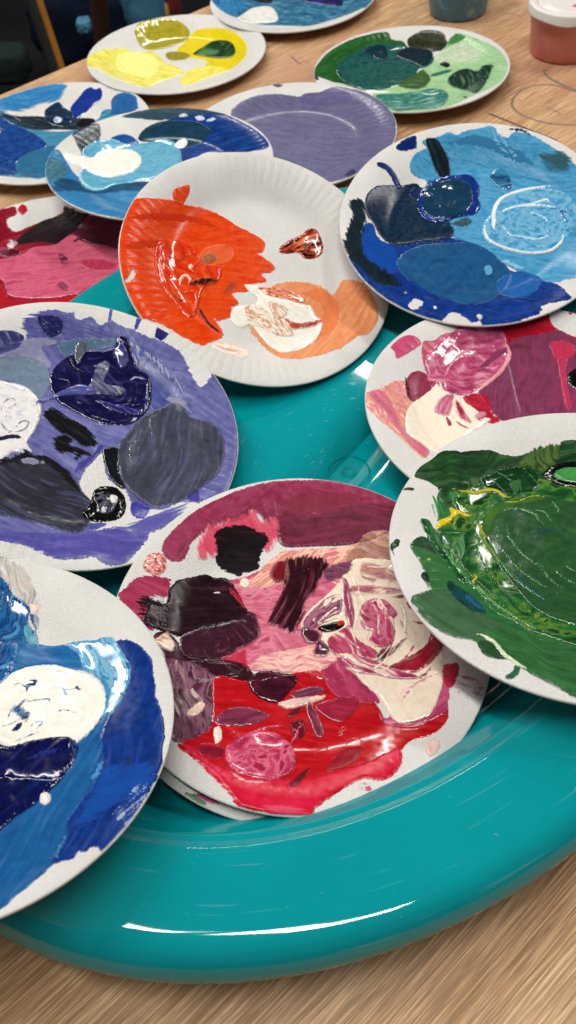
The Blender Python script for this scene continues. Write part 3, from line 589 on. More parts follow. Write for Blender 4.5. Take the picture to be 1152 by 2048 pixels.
# ---- pink and maroon plate on the right, under the blue and green ones
pl = Plate([0.1787, 0.4038, 0.0384, 0.0477, 0.0273], 'pink and cream plate half hidden beneath the green paint plate', .5, 0.12); p = pl.paint; zoom(700, 610, .3924)
p('red_paint', 'A80E26 B8142C', [(690,100),(860,60),(1000,0),(1020,80),(1060,125),(1110,148),(1200,200),(1260,400),(1160,560),(900,600),(800,300),(750,180)], th=.5, sd=10, mar=.4)
p('mauve_paint', '74334E 80395A 8C4264', [(650,450),(720,380),(790,280),(805,200),(860,165),(960,150),(1060,128),(1120,160),(1180,230),(1200,520),(1120,560),(900,580),(770,590),(700,530)], th=.6, sd=100, mar=.6, rid=.12, fin='s')
p('rose_streak', 'C02C50 CC3A5E', [(1010,206),(1080,188),(1142,212),(1142,262),(1110,290),(1100,330),(1108,420),(1130,520),(1100,540),(1075,420),(1055,310),(1040,265)], th=.5, sd=90)
p('maroon_streak', '70283E', [(700,215),(860,205),(920,215),(900,232),(760,235)], th=.3, sd=0, dry=.5)
p('pink_paint', 'C4486E D05478', [(205,215),(260,165),(320,153),(362,190),(345,215),(250,272),(235,270),(225,235)], th=.25, rag=.3)
p('pink_paint', 'BC3A5E C84868', [(370,190),(430,180),(470,150),(560,140),(500,240),(410,350),(370,290)], th=.3, mar=.6)
p('pink_paint', 'C84868 B83858', [(390,380),(420,360),(460,370),(450,420),(410,412)], th=.3)
p('peach_paint', 'E89878 F0B090 E48098 F2C49C', [(75,460),(170,420),(220,390),(290,390),(300,430),(310,490),(330,520),(290,560),(280,620),(300,670),(360,700),(405,745),(375,782),(330,745),(260,682),(190,620),(120,560),(75,500)], th=.4, sd=48, mar=.9, dry=.3)
p('pink_streak', 'D06880 DC7C90', [(85,448),(170,440),(230,540),(285,650),(400,740),(370,778),(260,665),(180,560),(110,490)], th=.35, sd=50, mar=.7, dry=.3)
p('magenta_paint', '8E2848 A03456', [(290,375),(340,335),(400,360),(422,400),(400,450),(320,495),(300,470)], th=.5, mar=.5)
p('maroon_streak', '581828', [(285,370),(292,430),(300,470),(318,495)], line=12, th=.3, rag=1.)
p('red_paint', 'A81430 BC1E3C', [(575,470),(660,450),(710,480),(730,550),(768,585),(720,605),(650,560)], th=.5)
p('cream_paint', 'F0E2CC F4E8D6 EEDCC2', [(440,398),(470,430),(520,460),(560,480),(620,520),(660,550),(690,575),(716,590),(640,640),(560,700),(470,760),(420,745),(340,685),(290,645),(283,570),(310,510),(380,460),(425,425)], th=1.3, sd=50, mar=.3, rid=.12)
p('rose_streak', 'A02448 C04468', [(530,490),(560,500),(590,560),(622,606),(580,600),(540,560)], th=.5, sd=60, mar=.9)
p('pink_streak', 'C05A80 CC7090', [(425,545),(460,480),(530,460),(505,570),(450,565)], th=.5, sd=120, mar=.9)
p('rose_dab', 'A83860', [(488,580),(505,590),(518,615),(500,622)], th=.4)
p('rose_streak', 'B82A48', [(540,600),(570,622),(605,636)], line=9, th=.4)
p('rose_streak', '983050 D890A0', [(630,580),(650,555),(680,545),(700,570),(660,600)], th=.6, mar=1.)
p('pink_marbled_paint', '9A3A60 B84A72 C86088 D890A4', [(375,290),(430,215),(520,140),(580,100),(700,95),(770,130),(800,180),(812,260),(780,330),(720,390),(660,420),(600,465),(540,460),(480,440),(460,400),(400,390),(390,350)], th=1.1, sw=(600,280), mar=1., rid=.35)
p('pale_pink_streak', 'ECA0A4', [(790,200),(812,260),(770,340),(700,400),(640,445)], line=16, th=.8)
p('pale_pink_streak', 'DC8CA0', [(470,420),(500,330),(560,260),(640,220),(670,250)], line=9, th=.6)
p('purple_streak', '84365A', [(640,350),(700,300),(760,250),(800,230)], line=26, th=.4, dry=.5)
p('black_dab', '0A0608', [(1103,375),(1130,340),(1170,335),(1170,432),(1120,416)], th=1.4)
p('pink_dab', 'C84868', [(1112,40),(1125,34),(1136,44),(1122,52)], th=.3)

# ---- orange plate
pl = Plate([0.0034, 0.5779, 0.0596, 0.2901, -0.3607], 'orange and peach painted plate leaning on the far rim of the tray', .5, 0.35); p = pl.paint; zoom(220, 290, .4947)
p('peach_paint', 'E88A58 EE9866 F2A87A', [(640,590),(680,560),(760,552),(850,570),(900,605),(930,560),(950,545),(1010,552),(1050,590),(1075,640),(1085,700),(1050,760),(1000,775),(930,822),(850,850),(760,864),(690,860),(640,832),(600,790),(565,740),(600,680)], th=.25, sd=128, mar=.6, dry=.45)
p('peach_streak', 'EC8450', [(780,600),(850,610),(890,660),(880,720),(830,790)], line=60, th=.2, dry=.6)
p('orange_paint', 'E23A0C E8420E EE5014 DA340A', [(28,420),(40,340),(62,280),(88,226),(160,214),(250,222),(300,240),(380,255),(450,285),(520,330),(590,365),(625,395),(620,430),(600,440),(630,460),(668,495),(650,515),(612,520),(632,555),(550,565),(562,590),(495,600),(522,640),(490,660),(502,690),(440,710),(420,700),(458,768),(400,800),(370,812),(300,780),(200,722),(100,690),(50,600),(30,520)], th=.35, sd=-6, mar=.7, rag=.6, dry=.25, holes=[[(60,552),(75,535),(90,500),(102,515),(98,535),(75,556)]])
p('orange_dab', 'E03C10 E84A1C', [(252,200),(265,175),(300,165),(319,160),(322,190),(305,225),(290,245),(262,232)], th=.5, rag=.2)
p('orange_streak', 'D03408', [(60,300),(200,290),(330,300),(450,340)], line=26, th=.1, dry=.6)
p('orange_streak', 'D43A0C', [(50,420),(150,400),(230,400)], line=30, th=.1, dry=.6)
p('light_orange_paint', 'EE5C2C F06C40', [(370,430),(430,405),(490,412),(500,450),(470,480),(430,490),(440,520),(390,520),(350,490)], th=.3)
p('wet_orange_paint', 'D82C06 E83A0C F05A28', [(180,430),(200,395),(240,382),(290,390),(340,420),(370,480),(440,490),(452,520),(430,560),(380,580),(360,640),(345,690),(320,700),(280,660),(240,610),(200,560),(180,500)], th=.9, sd=50, mar=.8, rid=.4)
p('brown_dab', 'A05A38 C06A48', [(365,470),(385,445),(410,438),(434,455),(420,475),(385,486)], th=.3, mar=.8)
p('dark_brown_streak', '5A2E14 2A1808 7A3A1C', [(310,568),(370,540),(432,545),(420,560),(370,572)], th=.5, mar=.9)
p('white_swirl', 'F0C4AC', [(282,572),(285,548),(305,532),(322,545),(318,560)], line=12, th=.8)
p('white_dab', 'F0C8B4', [(316,492),(330,486),(334,502),(322,508)], th=.7)
p('red_streak', '8A2408', [(212,432),(240,458),(295,468),(298,435),(284,400)], line=6, th=.5)
p('red_streak', '8A2408', [(240,590),(280,632),(300,625)], line=6, th=.5)
p('orange_ridge', 'E84418', [(235,395),(205,430),(215,470),(250,520),(235,560)], line=10, th=1.)
p('orange_ridge', 'E84418', [(300,450),(350,440),(360,470),(330,510),(380,530)], line=10, th=1.)
p('orange_ridge', 'E84418', [(290,600),(340,600),(350,650),(330,690)], line=12, th=1.)
p('brown_streak', '5A1C08 2A0E04', [(358,652),(375,690),(410,735),(458,768)], line=11, th=.4)
p('grey_brown_smudge', 'A84A28', [(455,600),(480,560),(512,560),(500,580)], th=.15, dry=.6)
p('cream_paint', 'F8EEE2 FCF4EA F4E2D2', [(545,565),(600,572),(640,610),(720,620),(780,645),(812,652),(830,690),(858,715),(850,760),(820,800),(760,832),(700,840),(650,820),(610,780),(570,735),(530,740),(500,725),(486,700),(494,668),(525,650),(575,650),(600,622),(565,592)], th=1.1, sd=40, mar=.5, rid=.2)
p('peach_streak', 'E0602C F0B090 D04818 F4D0B8', [(598,578),(700,580),(760,600),(788,630),(760,642),(700,626),(640,612)], th=.6, sd=18, mar=1.)
p('red_brown_paint', 'C83C14 A82C0C', [(700,702),(760,722),(850,708),(855,716),(820,740),(762,748),(712,748)], th=.4, mar=.8)
p('marbled_swirl', 'F6EADC F4E4D2 D8946C F4E6D6 F6EADC', [(545,655),(600,650),(650,690),(700,700),(740,770),(680,775),(610,740),(560,735),(548,700)], th=.5, sd=38, mar=.95, bl=.8)
p('marbled_swirl', 'F4E4D6 E0A884 F4E8DC', [(640,635),(690,650),(718,668),(700,705),(665,700),(640,670)], th=.4, sd=70, mar=1.3, bl=.8)
p('brown_swirl', 'B06030', [(735,785),(742,820),(738,850)], line=4, th=.25)
p('cream_dab', 'F2DCCC F6E8DC E8B494', [(412,808),(450,798),(505,808),(552,830),(562,850),(540,864),(490,850),(440,832)], th=.7, sd=15, mar=.9)
p('black_orange_dab', '140C08 C43C1C 2A120A E87850', [(682,422),(715,390),(770,365),(800,340),(832,342),(856,385),(860,430),(832,457),(790,460),(760,437),(720,440),(690,436)], th=1.5, sd=150, mar=1.2, rid=.5)

# ---- blue plate on the right
pl = Plate([0.1884, 0.5991, 0.0621, -0.0295, -0.2095], 'blue plate with a wet sky blue swirl, leaning at the right far rim', .5, 0); p = pl.paint; zoom(660, 230, .4271)
p('light_blue_paint', '3688B8 4296C6 58A6D0 2F7CAC', [(430,120),(520,95),(560,75),(590,92),(640,72),(720,58),(765,52),(790,90),(830,105),(870,78),(940,92),(1000,126),(1060,165),(1120,215),(1180,280),(1200,520),(1180,740),(1100,770),(1050,785),(900,745),(700,640),(560,560),(500,400),(450,310),(400,290),(372,250),(390,190),(450,150)], th=.35, sd=15, mar=.7, dry=.35)
p('blue_streak', '2F78A8', [(560,130),(700,120),(850,180),(950,230)], line=50, th=.15, dry=.8); p('pale_blue_streak', '7AB8D8', [(790,90),(830,150),(870,200)], line=12, th=.2, dry=.6); p('pale_blue_streak', '74B4D4', [(760,60),(780,130),(840,190)], line=10, th=.2, dry=.6)
p('slate_streak', '35606E 2E5664', [(980,185),(1050,178),(1090,172),(1130,200),(1125,250),(1080,272),(1010,240)], th=.2, dry=.8, sd=15)
p('cobalt_paint', '0C348A 0F3E96 0A2C74 164CA4', [(150,530),(200,510),(260,600),(560,575),(700,620),(760,650),(830,720),(960,750),(1010,780),(1060,790),(1110,830),(1135,858),(1080,872),(1000,892),(985,932),(930,947),(860,977),(780,1000),(715,995),(705,965),(660,972),(620,940),(570,925),(515,972),(450,985),(380,950),(300,910),(220,850),(140,780),(85,700),(100,640),(150,600)], th=.3, sd=20, mar=.7, dry=.35, holes=[[(368,895),(385,868),(410,862),(437,875),(425,895),(400,912)]])
p('cobalt_paint', '1450A8 0F46A0', [(150,530),(190,512),(230,580),(300,620),(320,720),(280,740),(200,700),(145,640)], th=.2, sd=70, dry=.4)
p('steel_blue_paint', '184A7C 1F5688 266490', [(310,700),(340,650),(420,612),(520,600),(650,598),(720,620),(770,660),(830,710),(850,760),(820,820),(740,872),(650,892),(540,862),(430,812),(350,762)], th=.7, sw=(570,740), mar=.6, rid=.22, fin='s')
p('blue_streak', '1A5AA8 2468B0', [(775,790),(850,740),(930,740),(988,780),(960,830),(880,860),(800,840)], th=.5, sw=(880,800), dry=.3)
p('white_dab', 'D8DEE4', [(484,900),(494,896),(500,906),(490,910)], th=.3); p('foam_scrape', 'DCDCD8', [(685,940),(700,932),(715,945),(700,960)], th=.3); p('foam_scrape', 'DCDCD8', [(345,835),(355,828),(362,838)], th=.3)
p('black_streak', '0C1A24 12303A', [(90,405),(150,395),(168,470),(155,560),(150,620),(180,680),(260,730),(332,790),(300,806),(230,790),(160,740),(95,680),(62,620),(78,540),(100,480)], th=.25, sd=72, dry=1.1)
p('navy_paint', '0C2440 10304C 0A1C30', [(165,400),(190,350),(240,330),(340,330),(400,320),(440,345),(470,300),(500,400),(560,500),(587,545),(560,582),(500,602),(420,602),(330,617),(270,600),(230,560),(205,510),(165,460)], th=.6, sw=(340,480), mar=.6, rag=.9, fin='s')
p('navy_dab', '10285A', [(370,370),(400,340),(430,360),(420,400),(390,395)], th=.5)
p('black_streak', '0A161E 14262E', [(445,115),(500,112),(530,150),(555,210),(565,260),(560,300),(520,305),(490,250),(465,190)], th=.3, dry=.5, sd=72)
p('cobalt_ring', '0C2A78 103688 0A2060', [(412,400),(430,350),(480,308),(540,288),(590,283),(650,281),(690,318),(702,360),(697,400),(706,430),(680,467),(600,482),(540,502),(480,507),(430,482),(408,440)], th=1.3, sw=(550,390), rid=.3)
p('ring_centre_paint', '0F3450 143E5E 1A4A6C', [(430,400),(452,350),(500,322),(580,308),(640,322),(665,370),(658,430),(618,470),(540,488),(470,483),(437,450)], th=.5, sw=(550,400), rid=.3, fin='w')
p('pale_blue_streak', '8A9CC8', [(425,440),(450,480),(500,495),(560,492)], line=5, th=.5)
p('navy_dab', '0A2870', [(308,155),(330,125),(370,103),(402,98),(404,150),(375,162),(340,168)], th=.4, rag=1.)
p('navy_streak', '0D2A6A', [(235,232),(270,250),(300,290),(318,335)], line=30, th=.4, taper=False)
p('navy_dab', '0A2060', [(838,66),(865,68),(900,72),(940,96)], line=10, th=.3, rag=1.2, dry=.5)
p('teal_dab', '1A4E78 3A88B4', [(750,282),(780,255),(822,265),(850,310),(842,350),(800,347),(760,318)], th=1.2, mar=.8, rid=.3)
p('sky_blue_paint', '3A8CBE 4FA0D0 84C2E4 4A9ECE 3A8CBE', [(772,430),(790,390),(850,360),(950,340),(1080,360),(1150,420),(1165,480),(1130,545),(1095,592),(1050,642),(960,658),(850,642),(760,612),(718,570),(713,520),(740,480)], th=1., sw=(930,510), mar=.75, rid=.35)
p('white_streak', 'E4EEF4', [(1040,332),(960,345),(850,372),(795,402),(768,450),(765,520),(770,560)], line=16, th=.9); p('white_streak', 'DCE8F0', [(735,480),(722,540),(745,590),(820,628),(930,650),(1030,640),(1085,592),(1088,550)], line=13, th=.9)
p('white_streak', 'DCEAF2', [(790,465),(850,440),(940,422),(1010,402),(1022,412)], line=10, th=.7); p('white_streak', 'DCEAF2', [(860,440),(960,428),(1020,432),(1065,442)], line=9, th=.7)
p('white_streak', 'CDE2EE', [(780,520),(810,528),(840,565),(900,575),(960,588),(1000,580),(1022,560),(1010,515)], line=7, th=.7); p('white_streak', 'C4DEEC', [(900,458),(960,468),(1005,490),(1018,505)], line=7, th=.6)
p('blue_streak', '2A70B4', [(1145,440),(1120,462),(1080,455),(1095,490),(1120,515)], line=10, th=.6)
p('blue_dab', '5AA8D0', [(722,720),(750,710),(757,745),(732,752)], th=.4); p('slate_streak', '3A5560', [(558,512),(600,495),(640,480),(667,508),(620,526)], th=.2, dry=.3)
p('pale_blue_streak', '8AC0DC', [(800,680),(850,700),(900,720)], line=18, th=.3, dry=1.)

# ---- lavender and grey plate on the left
pl = Plate([-0.1368, 0.4101, 0.0674, 0.3492, -0.1379], 'lavender plate with navy puddle and thick grey paint, left side of the tray', .45, 0.3); p = pl.paint; zoom(0, 590, .4253)
p('lavender_paint', '585A96 6466A2 7072AC 8486B8', [(110,120),(160,90),(200,75),(260,68),(310,82),(345,82),(365,118),(430,100),(455,135),(480,140),(520,122),(560,140),(590,155),(620,160),(700,196),(790,230),(850,270),(885,345),(935,430),(965,420),(1005,368),(1050,410),(1095,500),(1125,600),(1132,720),(1105,850),(1070,945),(1000,965),(940,975),(880,1010),(820,1070),(760,1100),(700,1120),(690,1140),(620,1232),(580,1265),(500,1268),(440,1230),(380,1242),(280,1242),(180,1204),(80,1164),(0,1144),(-90,1100),(-90,260),(0,240),(100,220),(125,180)], th=.25, sd=35, mar=.7, dry=.3, rag=.8, holes=[[(375,870),(480,735),(500,850),(590,920),(625,980),(760,1010),(850,975),(960,985),(900,1015),(700,1040),(640,1085),(560,1090),(470,1110),(425,1080),(400,960)]])
p('violet_streak', '4A4696 544FA2 6460AC', [(-90,1110),(100,1110),(400,1118),(500,1095),(560,1088),(620,1118),(700,1120),(660,1190),(570,1250),(440,1222),(260,1235),(100,1175),(-90,1140)], th=.2, dry=.5, sd=5)
p('violet_streak', '5C58A6', [(600,1085),(700,1040),(860,985),(880,1000),(760,1090),(660,1110)], th=.2, dry=.7, sd=160)
p('violet_streak', '444096', [(350,835),(370,790),(440,740),(470,690),(492,720),(430,790),(380,828)], th=.2, dry=.3, sd=120)
p('violet_streak', '444096', [(870,960),(910,910),(940,930),(930,975)], th=.2, dry=.5, sd=120)
p('indigo_paint', '34387E 40448C 4C5098', [(110,110),(180,80),(300,90),(480,165),(560,200),(400,212),(250,205),(130,185)], th=.2, dry=.8, sd=14, gap=.25)
p('navy_dab', '1E2158 24286A', [(172,110),(220,95),(280,110),(297,150),(272,190),(230,197),(195,162)], th=.25, rag=.8)
p('indigo_paint', '30346E 3C4080', [(-90,175),(0,168),(60,168),(110,190),(105,225),(50,260),(-90,280)], th=.35, sd=0)
p('pale_lilac_paint', 'A09EBE 8E90B4 B0AEC8', [(-90,300),(0,280),(90,250),(110,215),(200,200),(260,215),(262,238),(200,250),(240,320),(215,350),(100,290),(0,300)], th=.35, sd=170, mar=.7)
p('grey_blue_paint', '667C94 74889E 8294A8', [(-90,300),(80,288),(170,300),(220,340),(238,400),(212,470),(185,540),(150,470),(60,412),(-90,412)], th=.5, sw=(60,360), fin='s')
p('teal_grey_streak', '506C8C 5A7894', [(270,250),(300,222),(380,203),(480,205),(545,200),(545,240),(470,262),(380,268),(310,290)], th=.3, sd=175, mar=.6)
p('dusk_blue_paint', '3E4888 4C5698 5E66A8', [(590,205),(700,260),(800,370),(890,500),(905,565),(800,515),(740,562),(700,500),(630,260)], th=.35, sd=50, mar=.8)
p('pale_streak', 'A8ACCC', [(620,235),(700,290),(800,380),(880,480)], line=14, th=.25, dry=1.2); p('pale_streak', '9A98B0', [(780,490),(830,480),(880,510),(850,540)], th=.3, dry=.8)
p('lavender_paint', '6468A8 7C80BC', [(200,560),(260,520),(420,600),(600,620),(620,680),(560,730),(450,690),(330,600),(230,600)], th=.2, sd=30, dry=.6, mar=.8)
p('white_paint', 'E2DFE2 ECE9E8 CCCAD6', [(-90,412),(0,408),(40,412),(110,430),(160,468),(196,520),(190,570),(165,640),(130,690),(140,720),(152,740),(100,748),(60,742),(0,790),(-90,805)], th=1.3, sw=(40,560), mar=.6, rid=.3)
p('grey_swirl', '8E8CA6', [(0,560),(20,510),(60,495),(75,515),(45,540),(30,580)], line=6, th=.4); p('grey_swirl', '8A88A0', [(75,625),(105,600),(135,605),(110,640),(40,655)], line=8, th=.4)
p('indigo_swirl', '24264A', [(-20,690),(20,678),(70,672),(102,680)], line=22, th=.4); p('grey_swirl', 'A8A6B8', [(0,600),(30,640),(60,650)], line=9, th=.4)
p('navy_wet_paint', '0C0A36 120F46 18144E 222060', [(233,430),(245,360),(290,310),(340,280),(420,262),(500,266),(538,250),(550,210),(575,192),(605,210),(622,280),(652,350),(695,380),(714,430),(706,520),(662,582),(602,614),(540,614),(470,607),(400,577),(330,542),(268,500)], th=1.3, sw=(480,420), mar=.6, rid=.55)
p('grey_streak', '545866 646874', [(350,300),(350,260),(375,222),(402,222),(406,258),(386,300),(365,330)], th=.6, sd=100)
p('marbled_streak', '4A4C7A 7C7C92 34346A 9A9AA8', [(425,420),(455,340),(490,318),(517,335),(500,380),(492,420),(560,435),(592,455),(560,478),(480,475),(405,455)], th=.9, sd=50, mar=1.2, rid=.3)
p('violet_streak', '6A6EAC 4A5098 8A8EC0', [(163,527),(180,500),(250,475),(380,425),(452,470),(300,480),(190,515)], th=.9, sd=170, mar=.9)
p('indigo_streak', '34348A 22226A 4E4E9A', [(450,502),(540,520),(620,540),(682,568),(600,577),(500,540)], th=.8, mar=1., sd=15)
p('indigo_streak', '2E2E70 5A5A94', [(528,280),(560,222),(582,240),(607,310),(570,352),(540,312)], th=1., mar=1., rid=.4)
p('pale_streak', '9A9AB8', [(605,410),(640,395),(685,405)], line=9, th=.5); p('pale_streak', '8A8ABC', [(690,390),(692,470),(680,550)], line=6, th=.8)
p('navy_ridge', '14104A', [(330,300),(350,345),(390,365)], line=12, th=1.); p('navy_ridge', '16124E', [(280,400),(320,410),(325,430)], line=10, th=1.); p('navy_ridge', '16124E', [(420,570),(490,590),(555,607)], line=10, th=.8)
p('navy_ridge', '1A1656', [(490,520),(560,560),(650,575),(680,540)], line=12, th=1.); p('navy_ridge', '1A1656', [(560,520),(640,525),(660,515)], line=12, th=.9)
p('black_paint', '0C0C0E 161618', [(203,560),(240,533),(300,570),(360,600),(420,640),(450,680),(462,702),(430,718),(380,712),(320,672),(270,640),(225,600)], th=.35, dry=.8, sd=35)
p('black_paint', '101012', [(250,690),(288,657),(342,680),(332,708),(380,718),(435,752),(400,757),(350,777),(350,747),(278,742)], th=.35, dry=.6, sd=30)
p('charcoal_paint', '121216 24242E', [(483,750),(505,718),(557,725),(567,760),(562,830),(595,905),(560,905),(508,840)], th=.6, sd=80)
p('grey_paint', '3A3D4C 444757 4C4F60 585B6C', [(560,700),(590,660),(640,600),(690,560),(760,530),(812,512),(862,530),(902,575),(960,590),(1022,620),(1052,680),(1058,750),(1032,830),(982,882),(902,942),(840,977),(740,1002),(680,982),(608,922),(568,862),(556,780)], th=1.3, sd=105, mar=.5, rid=.28, fin='s')
p('grey_streak', '6A6D80 4A4D5E', [(600,700),(650,640),(700,580),(740,570),(700,640),(660,740),(640,830),(600,860),(590,780)], th=.4, sd=110, mar=1., dry=.5)
p('grey_ridge', '5A5D6E', [(720,560),(705,600),(715,670)], line=8, th=.8); p('grey_ridge', '555869', [(640,820),(610,760),(625,700),(660,690)], line=8, th=.8)
p('violet_dab', '383890 4444A0', [(618,975),(690,985),(702,1020),(662,1052),(620,1032)], th=.4, dry=.3)
p('dark_grey_paint', '2C2E3A 363844 40424E', [(-90,830),(60,770),(150,768),(230,768),(300,818),(362,880),(392,930),(440,990),(422,1072),(380,1117),(330,1122),(200,1087),(80,1052),(-90,1010)], th=1., sd=28, mar=.6, rid=.25, fin='s')
p('black_streak', '101014 1C1C22', [(-40,800),(60,758),(130,733),(160,750),(230,760),(270,795),(330,840),(380,930),(330,900),(220,800),(100,790)], th=.3, dry=.7, sd=30)
p('pale_dab', '8A8CA8', [(98,782),(130,770),(172,778),(180,798),(140,800),(110,792)], th=.4, rag=1.); p('pale_dab', '7A7C98', [(190,790),(205,785),(212,798),(198,803)], th=.4)
p('black_wet_paint', '060608 0C0C10', [(385,1025),(420,995),(440,925),(480,900),(540,903),(580,940),(594,990),(577,1040),(520,1064),(450,1067),(400,1052)], th=1.7, rid=.1)
p('marbled_dab', '101014 5A5A66 2A2A32 D8D8DC', [(435,950),(480,930),(520,940),(545,965),(540,1008),(512,1032),(462,1030),(450,990)], th=.8, mar=1.3, rid=.3, sw=(500,985))
p('white_dab', 'E4E0DC', [(518,955),(535,945),(552,960),(545,985),(522,985)], th=.5); p('violet_streak', '4A5298', [(415,1080),(450,1072),(500,1075),(470,1095),(420,1108)], th=.2, dry=.3)
p('violet_streak', '5A5EAC', [(508,118),(514,68),(528,66),(520,130)], th=.2, dry=.5, sd=90); p('violet_streak', '444AA0', [(630,150),(650,100),(670,108),(645,165)], th=.2, dry=.5, sd=90); p('navy_dab', '20246A 2A2E80', [(728,195),(742,150),(797,175),(762,216),(740,208)], th=.25, rag=.4)

# ---- spare plate under the red one
pl = Plate([-0.0055, 0.2462, 0.0270, 0.0765, -0.0088], 'bare foam plate with green and pink dabs on its rim, lying under the red one', .6, 0.1); p = pl.paint; zoom(220, 950, .3472)
p('green_paint', '3F7048 4A7A50', [(125,490),(190,405),(300,330),(330,330),(330,360),(160,492)], th=.2); p('red_dab', 'A02038', [(135,535),(175,480),(185,485),(150,535)], th=.2)
zoom(320, 1300, .5729); p('green_paint', '5E8A62 4A7A50', [(85,500),(120,500),(160,528),(150,560),(100,540)], th=.2, dry=.3); p('pink_dab', 'B85078', [(125,510),(160,495),(195,510),(205,540),(160,530)], th=.2)

# ---- red and cream plate in the middle
pl = Plate([-0.0016, 0.249, 0.0342, 0.0765, -0.0088], 'plate of crimson, maroon and cream marbled paint in the middle front', .42, 0.14); p = pl.paint; zoom(220, 950, .3472)
p('pink_paint', 'C85878 D87088 E488A0 B84868', [(600,640),(850,560),(1000,440),(1300,440),(1650,360),(1700,700),(1500,1100),(1300,1190),(1100,1150),(800,1125),(700,1150),(500,1180),(500,1050),(700,900),(720,760)], th=.25, sd=10, mar=.8, dry=.3)
p('maroon_paint', '8A2C4C 983452 A44062 742840', [(300,420),(320,368),(400,280),(500,200),(640,128),(800,68),(950,38),(1100,28),(1250,30),(1400,50),(1560,100),(1680,170),(1650,330),(1480,380),(1200,400),(990,400),(970,262),(900,272),(830,212),(740,262),(600,292),(480,382),(430,482),(370,500),(310,470)], th=.3, sw=(1100,1300), mar=.7, dry=.25)
p('coral_paint', 'DC4866 E45472 EE7080', [(500,400),(560,300),(660,262),(740,240),(830,205),(880,262),(975,240),(980,350),(950,400),(920,447),(870,440),(700,460),(560,480),(512,482)], th=.25, dry=.7, sd=70, mar=.5)
p('rose_streak', '9A3450 84283E', [(1000,140),(1150,90),(1300,90),(1450,120),(1400,180),(1200,220),(1020,230)], th=.3, dry=.8, sd=8, mar=.7)
p('maroon_paint', '6A2238 76283E 82304A 621C30', [(976,208),(1150,230),(1400,170),(1560,160),(1680,200),(1620,320),(1450,392),(1200,412),(983,404)], th=.5, sd=4, mar=.7, rid=.15, fin='d')
p('peach_mix_paint', 'E4A488 E88890 F0C4A4 DC7888', [(740,640),(850,560),(940,480),(1050,432),(1300,420),(1500,380),(1650,360),(1660,560),(1400,560),(1200,520),(1000,640),(850,650)], th=.35, sd=148, mar=.9, dry=.4)
p('tan_streak', 'C08C6C B07A70 D8AC84', [(1350,470),(1420,400),(1500,330),(1640,340),(1660,560),(1500,540),(1400,520)], th=.35, sd=20, mar=.9, dry=.3)
p('pale_pink_paint', 'ECB0A8 F0C0B0 E094A0', [(800,1100),(900,1030),(1050,1010),(1200,980),(1320,1010),(1330,1170),(1150,1180),(950,1130),(800,1125)], th=.3, sd=5, mar=.8, dry=.3)
p('rose_paint', '982C4C A83456 B84264', [(40,700),(100,640),(160,590),(230,575),(330,600),(352,620),(330,700),(235,700),(222,800),(250,900),(180,860),(100,760)], th=.3, sd=28, mar=.7, dry=.5)
p('black_paint', '180E10 22141A', [(613,330),(680,295),(780,290),(850,330),(918,360),(890,420),(862,480),(852,540),(780,560),(740,575),(660,550),(613,500)], th=.4, rag=1.2, dry=.3, sd=5, fin='d')
p('dark_dab', '22141A', [(725,578),(740,565),(765,570),(745,584)], th=.3)
p('coral_streak', 'D03854 C02C48', [(640,1060),(700,1040),(780,1000),(790,1060),(792,1115),(750,1142),(705,1132),(660,1090)], th=.35, sd=100, mar=.6)
p('maroon_paint', '3A1422 48182A', [(250,930),(330,900),(420,990),(560,1080),(700,1090),(760,1150),(560,1190),(380,1180),(300,1010)], th=.3, sd=10, mar=.7)
p('black_streak', '20121A', [(170,720),(240,700),(330,720),(330,860),(230,880),(180,820)], th=.2, dry=1.3, sd=10, gap=.4)
p('dark_maroon_paint', '22101A 2C141E 381A26', [(190,860),(210,790),(230,735),(320,740),(338,660),(400,605),(520,578),(560,574),(600,590),(680,600),(740,680),(790,780),(830,800),(800,850),(700,850),(560,880),(480,900),(410,935),(330,905),(250,885)], th=.7, sd=-8, mar=.7, rid=.3, rag=.7, fin='s')
p('red_streak', 'B01C30', [(690,655),(725,690),(755,705),(768,765),(735,730),(700,690)], th=.4, dry=.4, sd=50)
p('plum_paint', '38182A 441E30 4C2436', [(560,880),(700,850),(800,800),(840,805),(868,900),(842,960),(740,1012),(640,1072),(540,1078),(440,1062),(405,1005),(410,935),(480,900)], th=.8, sw=(620,965), mar=.6, rid=.28, fin='s')
p('white_streak', 'E8D8D0', [(595,684),(635,682)], line=8, th=.5)
p('maroon_block_paint', '30101A 3C1420 4A1824', [(940,600),(960,515),(1050,480),(1150,470),(1240,490),(1262,560),(1200,622),(1192,660),(1132,740),(1112,822),(1052,918),(980,882),(905,848),(930,780),(1000,640)], th=.4, dry=.6, sd=110, rag=1.1, fin='s')
p('deep_red_paint', '74101C 84182A', [(918,580),(955,512),(1010,503),(1012,600),(970,622)], th=.4, sd=120)
p('marbled_ball', 'EC7480 F4BCB0 CC3C4C F8D8CC', [(190,530),(213,470),(260,447),(312,465),(327,520),(312,560),(270,580),(220,562)], th=2.2, sw=(262,515), mar=1.2, rid=.5)
p('cream_dab', 'F0E0CC', [(752,612),(780,593),(803,625),(785,655),(752,642)], th=1.2, rid=.3)
p('cream_paint', 'E4C4AC F0DCC8 C89888', [(258,955),(330,903),(345,925),(375,970),(360,1018),(290,992)], th=.8, mar=.9, rid=.3)
zoom(320, 1300, .5729)
p('purple_grey_paint', '5A3044 74445C 8A5C70 482838', [(10,50),(80,38),(160,68),(200,120),(208,180),(180,240),(190,270),(140,305),(60,325),(20,260)], th=.5, sd=78, mar=.9, rid=.3, rag=.8)
p('cream_streak', 'C8B0AC A88894 E4CCC0', [(30,60),(75,55),(90,130),(130,150),(150,190),(120,235),(60,210),(40,130)], th=.4, dry=.9, sd=75, mar=1., gap=.3)
